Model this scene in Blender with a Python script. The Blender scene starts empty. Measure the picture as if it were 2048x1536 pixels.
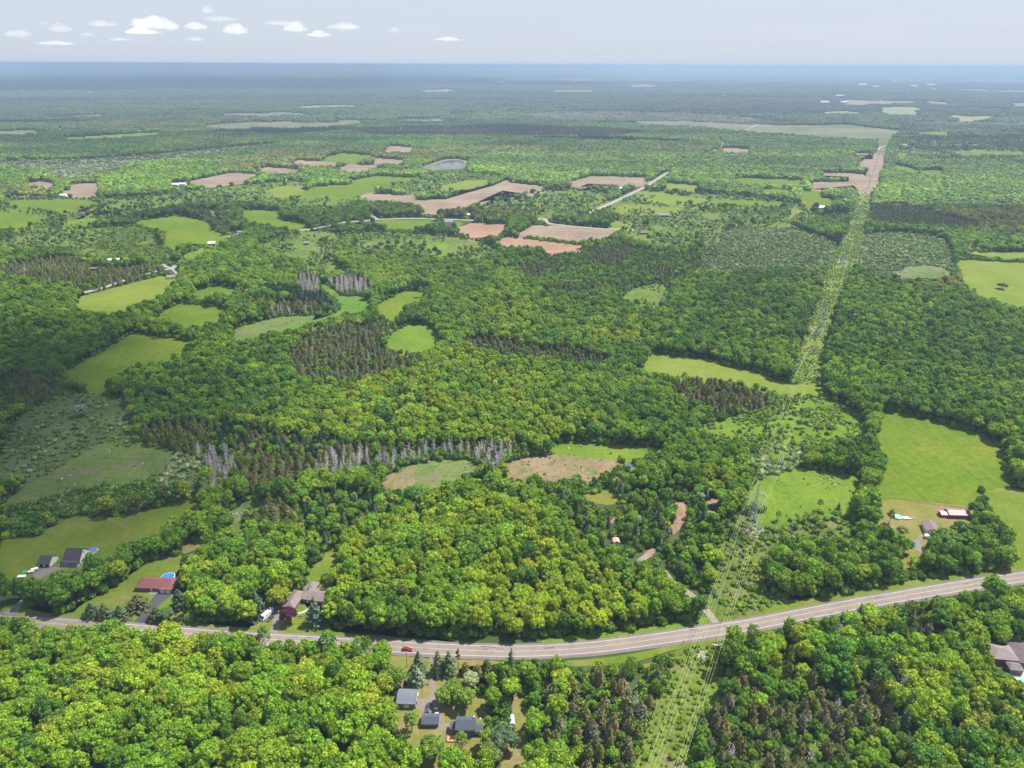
import bpy, bmesh, math, random
import numpy as np
from mathutils import Vector, Matrix
random.seed(7)
RNG = np.random.default_rng(11)
SC = bpy.context.scene
COL = SC.collection
R = math.radians

# ------------------------------------------------------------------ camera
CAM_H = 270.0
F = 1420.0                      # focal length in pixels of a 2048 px wide picture
PITCH = math.atan(638 / F)
ROLL = 0.0039
fw = np.array([0, math.cos(PITCH), -math.sin(PITCH)])
r0 = np.array([1.0, 0, 0]); u0 = np.array([0, math.sin(PITCH), math.cos(PITCH)])
rt = r0 * math.cos(ROLL) + u0 * math.sin(ROLL)
up = u0 * math.cos(ROLL) - r0 * math.sin(ROLL)
cam_data = bpy.data.cameras.new("camera")
cam = bpy.data.objects.new("camera", cam_data)
COL.objects.link(cam)
cam_data.sensor_width = 36.0
cam_data.lens = F / 2048 * 36.0
cam_data.clip_start = 1.0
cam_data.clip_end = 400000.0
cam.matrix_world = Matrix((
    (rt[0], up[0], -fw[0], 0), (rt[1], up[1], -fw[1], 0), (rt[2], up[2], -fw[2], CAM_H), (0, 0, 0, 1)))
SC.camera = cam

# ------------------------------------------------------------------ world, sun, exposure
SUN_EL, SUN_AZ = R(60), R(62)          # azimuth from +Y (view direction) towards +X
world = bpy.data.worlds.new("World"); SC.world = world; world.use_nodes = True
wn, wl = world.node_tree.nodes, world.node_tree.links
wn.clear()
wo = wn.new("ShaderNodeOutputWorld"); bg = wn.new("ShaderNodeBackground")
sky = wn.new("ShaderNodeTexSky"); sky.sky_type = 'NISHITA'; sky.sun_disc = False
sky.sun_elevation = SUN_EL; sky.sun_rotation = SUN_AZ
sky.air_density = 1.0; sky.dust_density = 1.2; sky.ozone_density = 1.5; sky.altitude = 200
bg.inputs[1].default_value = 0.078
# thin high cloud streaks veil the whole sky a little
tc = wn.new("ShaderNodeTexCoord"); mp = wn.new("ShaderNodeMapping"); mp.inputs['Scale'].default_value = (2.2, 2.2, 26)
nz = wn.new("ShaderNodeTexNoise"); nz.inputs['Scale'].default_value = 3.0; nz.inputs['Detail'].default_value = 9; nz.inputs['Roughness'].default_value = .62
rp = wn.new("ShaderNodeMapRange"); rp.inputs[1].default_value = .42; rp.inputs[2].default_value = .72; rp.inputs[3].default_value = 0.90; rp.inputs[4].default_value = 0.99
mx = wn.new("ShaderNodeMix"); mx.data_type = 'RGBA'
mx.inputs[7].default_value = (3.95, 4.32, 5.0, 1)
wl.new(tc.outputs['Generated'], mp.inputs[0]); wl.new(mp.outputs[0], nz.inputs[0]); wl.new(nz.outputs[0], rp.inputs[0])
wl.new(rp.outputs[0], mx.inputs[0]); wl.new(sky.outputs[0], mx.inputs[6]); wl.new(mx.outputs[2], bg.inputs[0]); wl.new(bg.outputs[0], wo.inputs[0])

sd = bpy.data.lights.new("sun", 'SUN'); sd.energy = 5.0; sd.angle = R(0.53); sd.color = (1.0, .965, .90)
sun = bpy.data.objects.new("sun", sd); COL.objects.link(sun)
SUN_DIR = Vector((math.cos(SUN_EL) * math.sin(SUN_AZ), math.cos(SUN_EL) * math.cos(SUN_AZ), math.sin(SUN_EL)))
sun.rotation_euler = SUN_DIR.to_track_quat('Z', 'Y').to_euler()
sun.location = (0, 0, 900)
SC.view_settings.view_transform = 'Standard'; SC.view_settings.look = 'None'
SC.view_settings.gamma = 1.0; SC.view_settings.use_curve_mapping = False
SC.view_settings.exposure = 1.10
cy = SC.cycles
cy.max_bounces = 5; cy.diffuse_bounces = 2; cy.glossy_bounces = 2; cy.transmission_bounces = 3; cy.volume_bounces = 1
cy.transparent_max_bounces = 64; cy.use_denoising = True; cy.caustics_reflective = False; cy.caustics_refractive = False
cy.sample_clamp_indirect = 4.0

# ------------------------------------------------------------------ picture <-> ground
def at(x, y, z=0.0):
    a = (x - 1024) / F; b = (768 - y) / F
    d = fw + rt * a + up * b
    t = (z - CAM_H) / d[2]
    return np.array([d[0] * t, d[1] * t, z])
def pix(P):
    P = np.asarray(P, float); q = P - np.array([0, 0, CAM_H])
    dz = q @ fw
    return 1024 + F * (q @ rt) / dz, 768 - F * (q @ up) / dz
def crop(x0, y0, s):
    return lambda pts: [(x0 + p[0] / s, y0 + p[1] / s) for p in pts]
c3 = crop(0, 340, 2.926); c4 = crop(680, 340, 2.926); c5 = crop(1348, 340, 2.926)
cA = crop(0, 840, 3.938); cB = crop(500, 840, 3.938); cC = crop(1000, 840, 3.938); cD = crop(1528, 840, 3.938)
cE = crop(0, 1146, 3.938); cF = crop(500, 1146, 3.938); cG = crop(1000, 1146, 3.938); cH = crop(1528, 1146, 3.938)
z1 = crop(0, 0, 2); z2 = crop(1024, 0, 2)
zl = crop(0, 340, 5.12); zm = crop(600, 380, 5.12); zr = crop(1560, 160, 6.4)
z770 = crop(770, 1280, 10.24); z860 = crop(860, 1400, 10.24); z500 = crop(500, 1140, 10.24)
z240 = crop(240, 1120, 12.8); z40 = crop(40, 1070, 10.24); z1740 = crop(1740, 1000, 8.533); z1908 = crop(1908, 1260, 10.97)

ONES = 'zero one two three four five six seven eight nine ten eleven twelve thirteen fourteen fifteen sixteen seventeen eighteen nineteen'.split()
TENS = 'x x twenty thirty forty fifty sixty seventy eighty ninety'.split()
def numword(n):
    n = int(max(0, min(99, n)))
    return ONES[n] if n < 20 else TENS[n // 10] + ('-' + ONES[n % 10] if n % 10 else '')
def numdec(v):
    n = int(round(v * 10)); return numword(n // 10) + (' point ' + ONES[n % 10] if n % 10 else '')
# ------------------------------------------------------------------ tags and mesh helpers
def tag(o, label=None, cat=None, group=None, kind=None):
    if label: o['label'] = label
    if cat: o['category'] = cat
    if group: o['group'] = group
    if kind: o['kind'] = kind
    return o
def empty(name, loc, rz=0.0):
    o = bpy.data.objects.new(name, None); COL.objects.link(o)
    o.location = loc; o.rotation_euler = (0, 0, rz); o.empty_display_size = .5
    return o
class MB:
    def __init__(s): s.v = []; s.f = []
    def add(s, vs, fs):
        n = len(s.v); s.v += [tuple(map(float, v)) for v in vs]; s.f += [tuple(n + i for i in f) for f in fs]; return s
    def box(s, x0, x1, y0, y1, z0, z1):
        return s.add([(x0, y0, z0), (x1, y0, z0), (x1, y1, z0), (x0, y1, z0), (x0, y0, z1), (x1, y0, z1), (x1, y1, z1), (x0, y1, z1)],
                     [(0, 3, 2, 1), (4, 5, 6, 7), (0, 1, 5, 4), (1, 2, 6, 5), (2, 3, 7, 6), (3, 0, 4, 7)])
    def bar(s, a, b, r, n=4, r2=None):
        a = Vector(a); b = Vector(b); d = (b - a)
        if d.length < 1e-6: return s
        q = d.to_track_quat('Z', 'Y'); r2 = r if r2 is None else r2
        vs = []
        for p, rr in ((a, r), (b, r2)):
            for k in range(n):
                t = 2 * math.pi * (k + .5) / n
                vs.append(p + q @ Vector((math.cos(t) * rr, math.sin(t) * rr, 0)))
        fs = [(k, (k + 1) % n, n + (k + 1) % n, n + k) for k in range(n)] + [tuple(range(n))[::-1], tuple(range(n, 2 * n))]
        return s.add(vs, fs)
    def disc(s, cx, cy_, z0, z1, r, n=20, ry=None):
        ry = r if ry is None else ry
        vs = [(cx + r * math.cos(2 * math.pi * k / n), cy_ + ry * math.sin(2 * math.pi * k / n), z) for z in (z0, z1) for k in range(n)]
        return s.add(vs, [(k, (k + 1) % n, n + (k + 1) % n, n + k) for k in range(n)] + [tuple(range(n))[::-1], tuple(range(n, 2 * n))])
    def build(s, name, mat, parent=None, smooth=False):
        me = bpy.data.meshes.new(name); me.from_pydata(s.v, [], s.f); me.update()
        if mat: me.materials.append(mat)
        if smooth: me.polygons.foreach_set('use_smooth', [True] * len(me.polygons))
        o = bpy.data.objects.new(name, me); COL.objects.link(o)
        if parent: o.parent = parent
        return o

# ------------------------------------------------------------------ materials
def mat_new(name):
    m = bpy.data.materials.new(name); m.use_nodes = True
    nt = m.node_tree; b = nt.nodes['Principled BSDF']; b.inputs['Roughness'].default_value = .9
    b.inputs['Specular IOR Level'].default_value = .25
    return m, nt, b
def N(nt, t, **kw):
    n = nt.nodes.new(t)
    for k, v in kw.items(): setattr(n, k, v)
    return n
def noise(nt, vec, scale, detail=5, rough=.55, dist=0):
    n = N(nt, 'ShaderNodeTexNoise'); n.inputs['Scale'].default_value = scale; n.inputs['Detail'].default_value = detail
    n.inputs['Roughness'].default_value = rough; n.inputs['Distortion'].default_value = dist
    nt.links.new(vec, n.inputs['Vector']); return n.outputs[0]
def ramp(nt, fac, stops):
    n = N(nt, 'ShaderNodeValToRGB'); cr = n.color_ramp
    while len(cr.elements) < len(stops): cr.elements.new(.5)
    for e, (p, c) in zip(cr.elements, stops): e.position = p; e.color = (*c, 1)
    nt.links.new(fac, n.inputs[0]); return n.outputs[0]
def mixc(nt, a, b, fac, mode='MIX'):
    n = N(nt, 'ShaderNodeMix', data_type='RGBA', blend_type=mode)
    for i, v in ((0, fac), (6, a), (7, b)):
        if isinstance(v, (int, float)): n.inputs[i].default_value = v
        elif isinstance(v, tuple): n.inputs[i].default_value = (*v, 1)
        else: nt.links.new(v, n.inputs[i])
    return n.outputs[2]
def geo_pos(nt):
    return N(nt, 'ShaderNodeNewGeometry').outputs['Position']
def scaled(nt, vec, s, rz=0):
    m = N(nt, 'ShaderNodeMapping'); m.inputs['Scale'].default_value = s; m.inputs['Rotation'].default_value = (0, 0, rz)
    nt.links.new(vec, m.inputs[0]); return m.outputs[0]

def plain(name, col, rough=.8, var=.12, scale=1.5, metal=0.0, spec=.3):
    m, nt, b = mat_new(name)
    tcn = N(nt, 'ShaderNodeTexCoord')
    n = noise(nt, tcn.outputs['Object'], scale, 6, .65)
    c = ramp(nt, n, [(.25, tuple(x * (1 - var * 1.6) for x in col)), (.75, tuple(min(1, x * (1 + var)) for x in col))])
    nt.links.new(c, b.inputs['Base Color']); b.inputs['Roughness'].default_value = rough; b.inputs['Metallic'].default_value = metal
    b.inputs['Specular IOR Level'].default_value = spec
    return m

def ground_mat(name, cols, s1=.02, s2=.25, blot=None, blot_scale=.01, blot_range=(.5, .6), streak=None, fine=.25):
    """three-stop large noise, modulated by finer noise; optional blotches and streaks"""
    cols = [tuple(v * .8 for v in q) for q in cols]; blot = tuple(v * .8 for v in blot) if blot else None
    m, nt, b = mat_new(name)
    p = geo_pos(nt)
    c = ramp(nt, noise(nt, p, s1, 6, .6, .3), [(.3, cols[0]), (.5, cols[1]), (.7, cols[2])])
    if streak:
        sv = scaled(nt, p, streak[0], streak[1])
        c = mixc(nt, c, ramp(nt, noise(nt, sv, 1, 4, .6), [(.35, (.72,) * 3), (.65, (1.2,) * 3)]), streak[2], 'MULTIPLY')
    if blot:
        mr = N(nt, 'ShaderNodeMapRange'); mr.inputs[1].default_value = blot_range[0]; mr.inputs[2].default_value = blot_range[1]
        nt.links.new(noise(nt, p, blot_scale, 7, .62, .4), mr.inputs[0])
        c = mixc(nt, c, blot, mr.outputs[0])
    f = ramp(nt, noise(nt, p, s2, 6, .7), [(.28, (1 - fine * 1.6,) * 3), (.72, (1 + fine,) * 3)])
    c = mixc(nt, c, f, 1.0, 'MULTIPLY')
    nt.links.new(c, b.inputs['Base Color']); b.inputs['Roughness'].default_value = 1; b.inputs['Specular IOR Level'].default_value = .05
    bp = N(nt, 'ShaderNodeBump'); bp.inputs['Strength'].default_value = .5; bp.inputs['Distance'].default_value = .6
    nt.links.new(noise(nt, p, .5, 5, .7), bp.inputs['Height']); nt.links.new(bp.outputs[0], b.inputs['Normal'])
    return m

def leaf_mat(name, transl=.25, jitter=.35):
    """foliage: colour comes from the 'tint' of the tree (instance or object property), varied clump by clump"""
    m, nt, b = mat_new(name)
    a = N(nt, 'ShaderNodeAttribute', attribute_type='INSTANCER', attribute_name='tint')
    rnd = N(nt, 'ShaderNodeNewGeometry')
    f = ramp(nt, rnd.outputs['Random Per Island'], [(0, (1 - jitter,) * 3), (.5, (1, 1, 1)), (1, (1 + jitter * 1.1, 1 + jitter, 1 + jitter * .5))])
    c = mixc(nt, a.outputs['Color'], f, 1.0, 'MULTIPLY')
    nt.links.new(c, b.inputs['Base Color']); b.inputs['Roughness'].default_value = .55; b.inputs['Specular IOR Level'].default_value = .12
    tr = N(nt, 'ShaderNodeBsdfTranslucent'); nt.links.new(mixc(nt, c, (1.3, 1.25, .6), 1.0, 'MULTIPLY'), tr.inputs[0])
    ms = N(nt, 'ShaderNodeMixShader'); ms.inputs[0].default_value = transl
    nt.links.new(b.outputs[0], ms.inputs[1]); nt.links.new(tr.outputs[0], ms.inputs[2])
    nt.links.new(ms.outputs[0], nt.nodes['Material Output'].inputs[0])
    return m
M = {}
M['leaf'] = leaf_mat('leaf_clumps', .24, .55)
M['needle'] = leaf_mat('needle_sprays', .1, .3)
M['twig'] = leaf_mat('bare_twigs', .0, .3)
M['bark'] = plain('grey_bark', (.12, .10, .085), .95, .3, 2)

# ------------------------------------------------------------------ land cover, traced in the photograph and projected to the ground
def chaikin(pts, n=2):
    for _ in range(n):
        out = []
        for i in range(len(pts)):
            a, b = pts[i], pts[(i + 1) % len(pts)]
            out += [(a[0] * .75 + b[0] * .25, a[1] * .75 + b[1] * .25), (a[0] * .25 + b[0] * .75, a[1] * .25 + b[1] * .75)]
        pts = out
    return pts
# woodland kinds: D broadleaf, Y yellow green broadleaf, K dark broadleaf, B brown conifer, M brown/green mix, C dark conifer, O olive cedar,
# G dead grey, X spruce and broadleaf mix, T low grey thicket, L low tree scrub
# open kinds: S scrub (grass and bushes), V low bright scrub, W shrub marsh, w marsh grass, H willow bushes, P pale bushes, F none
WOODS = [
 ('Y', [(600, 800), (700, 740), (860, 700), (1000, 720), (1240, 760), (1230, 840), (1100, 880), (900, 868), (760, 862), (620, 880), (520, 850)]),
 ('Y', [(640, 1040), (760, 1010), (900, 1000), (1020, 990), (1100, 1060), (1200, 1090), (1260, 1150), (1400, 1230), (1400, 1270), (1300, 1285), (950, 1290), (680, 1270), (640, 1200), (690, 1110)]),
 ('D', [(560, 500), (900, 480), (1260, 560), (1340, 620), (1300, 720), (1240, 760), (1000, 720), (860, 690), (700, 620), (680, 540)]),
 ('Y', [(640, 480), (760, 500), (830, 560), (790, 580), (700, 545), (620, 540)]),
 ('Y', [(850, 560), (1000, 590), (1280, 640), (1290, 690), (1080, 670), (900, 640)]),
 ('K', [(0, 600), (110, 590), (160, 610), (250, 630), (260, 660), (200, 700), (110, 750), (60, 760), (0, 740)]),
 ('D', [(0, 560), (150, 590), (190, 620), (60, 640), (0, 640)]),
 ('K', [(240, 780), (300, 760), (420, 700), (560, 670), (640, 760), (560, 830), (440, 830), (280, 850), (260, 800)]),
 ('B', [(0, 735), (100, 745), (150, 770), (90, 800), (0, 820)]),
 ('K', [(1600, 620), (1760, 570), (1900, 600), (2048, 640), (2048, 880), (1900, 830), (1760, 810), (1640, 760), (1650, 690)]),
 ('K', [(1330, 620), (1440, 545), (1640, 545), (1650, 600), (1600, 700), (1560, 740), (1300, 690)]),
 ('M', [(1000, 520), (1120, 500), (1260, 480), (1420, 480), (1380, 560), (1200, 600), (1080, 570)]),
 ('B', c4([(750, 450), (880, 440), (1000, 460), (930, 480), (800, 470)])),
 ('B', c4([(1450, 480), (1600, 430), (1760, 440), (1730, 510), (1600, 560), (1500, 540)])),
 ('B', c4([(1030, 560), (1140, 550), (1230, 600), (1150, 640), (1050, 620)])),
 ('B', c4([(1150, 700), (1300, 690), (1500, 700), (1450, 730), (1220, 730)])),
 ('T', c5([(200, 420), (290, 340), (640, 330), (830, 380), (940, 420), (960, 460), (880, 590), (560, 600), (150, 610), (140, 540)])),
 ('T', c5([(1080, 390), (1250, 360), (1590, 390), (1640, 530), (1640, 640), (1500, 640), (1380, 650), (1200, 640), (1060, 580)])),
 ('C', c5([(820, 400), (970, 375), (985, 410), (930, 440), (850, 425)])),
 ('C', c5([(740, 240), (860, 230), (1040, 240), (1030, 270), (900, 280), (760, 275)])),
 ('B', c5([(1120, 200), (1300, 180), (1600, 260), (1800, 310), (1780, 360), (1400, 330), (1130, 320)])),
 ('C', [(500, 572), (560, 570), (640, 585), (675, 605), (660, 618), (600, 606), (540, 590)]),
 ('O', [(490, 592), (560, 600), (680, 612), (690, 625), (560, 622), (480, 606)]),
 ('G', [(560, 617), (690, 618), (680, 628), (600, 632), (540, 625)]),
 ('G', [(585, 545), (660, 535), (700, 548), (752, 572), (740, 592), (690, 588), (650, 575), (640, 592), (600, 580)]),
 ('C', [(815, 562), (860, 564), (862, 582), (818, 580)]),
 ('B', [(570, 700), (600, 668), (680, 648), (780, 640), (808, 648), (770, 668), (760, 690), (860, 712), (830, 735), (720, 768), (620, 762), (580, 740)]),
 ('K', [(560, 660), (640, 640), (600, 680), (580, 700), (540, 700)]),
 ('O', [(270, 850), (400, 835), (540, 865), (700, 880), (800, 885), (900, 880), (990, 880), (1080, 885), (1060, 905), (820, 905), (640, 905), (625, 960), (540, 985), (470, 970), (440, 905), (300, 885)]),
 ('B', [(0, 525), (60, 520), (130, 505), (230, 540), (330, 520), (330, 545), (230, 580), (180, 575), (90, 570), (0, 555)]),
 ('B', c3([(1050, 210), (1210, 210), (1290, 280), (1380, 340), (1370, 375), (1290, 350), (1240, 310), (1170, 260)])),
 ('B', [(900, 682), (960, 668), (1100, 690), (1225, 708), (1225, 726), (1180, 738), (1080, 716), (980, 712)]),
 ('B', [(1340, 770), (1400, 755), (1480, 765), (1560, 785), (1550, 815), (1480, 830), (1400, 820), (1350, 800)]),
 ('G', [(652, 905), (700, 898), (760, 910), (812, 886), (904, 888), (930, 892), (1000, 888), (1086, 890), (1084, 914), (1010, 918), (1000, 950), (968, 952), (960, 918), (820, 922), (808, 940), (745, 935), (710, 955), (650, 948), (610, 935)]),
 ('G', cA([(1500, 180), (1720, 180), (1880, 330), (1800, 500), (1560, 630), (1540, 560), (1700, 420), (1600, 330), (1480, 300)])),
 ('X', [(1090, 980), (1200, 960), (1300, 970), (1420, 960), (1440, 1060), (1420, 1150), (1400, 1200), (1330, 1160), (1230, 1110), (1130, 1060)]),
 ('X', cB([(430, 560), (720, 480), (950, 560), (1250, 620), (1250, 760), (900, 800), (640, 1000), (380, 930), (420, 700)])),
 ('O', cB([(0, 620), (300, 600), (450, 700), (440, 800), (200, 850), (0, 900)])),
 ('X', cF([(2048, 700), (1660, 760), (1700, 900), (1840, 960), (1860, 1150), (1840, 1300), (1700, 1500), (2400, 1536), (2400, 700)])),
 ('Y', [(1490, 1110), (1560, 1080), (1640, 1075), (1712, 1090), (1712, 1200), (1640, 1210), (1520, 1200), (1490, 1160)]),
 ('B', cG([(480, 850), (760, 780), (800, 700), (900, 690), (1040, 860), (1300, 560), (1380, 760), (1290, 850), (1200, 960), (1180, 1130), (1060, 1300), (1060, 1700), (560, 1700), (600, 1380), (450, 1350), (200, 1350), (300, 1150), (500, 1150)])),
 ('M', cG([(1750, 800), (2048, 750), (2400, 800), (2900, 900), (3300, 1200), (3300, 1700), (1400, 1700), (1480, 1300), (1700, 1050)])),
 ('B', cH([(0, 1000), (380, 880), (860, 880), (1010, 940), (1040, 1120), (700, 1120), (560, 1250), (700, 1450), (400, 1700), (-300, 1700), (-250, 1200)])),
 ('B', cH([(160, 540), (260, 560), (300, 820), (120, 880), (60, 700)])),
 ('B', cH([(990, 270), (1230, 240), (1320, 380), (1560, 400), (1560, 580), (1380, 540), (1100, 470)])),
 ('Y', cH([(1100, 850), (1400, 640), (1650, 700), (1900, 850), (1900, 1000), (1750, 1200), (1400, 1150), (1150, 1000)])),
 ('Y', [(0, 1290), (200, 1240), (500, 1290), (760, 1330), (780, 1420), (600, 1430), (300, 1400), (100, 1380)]),
]
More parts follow.
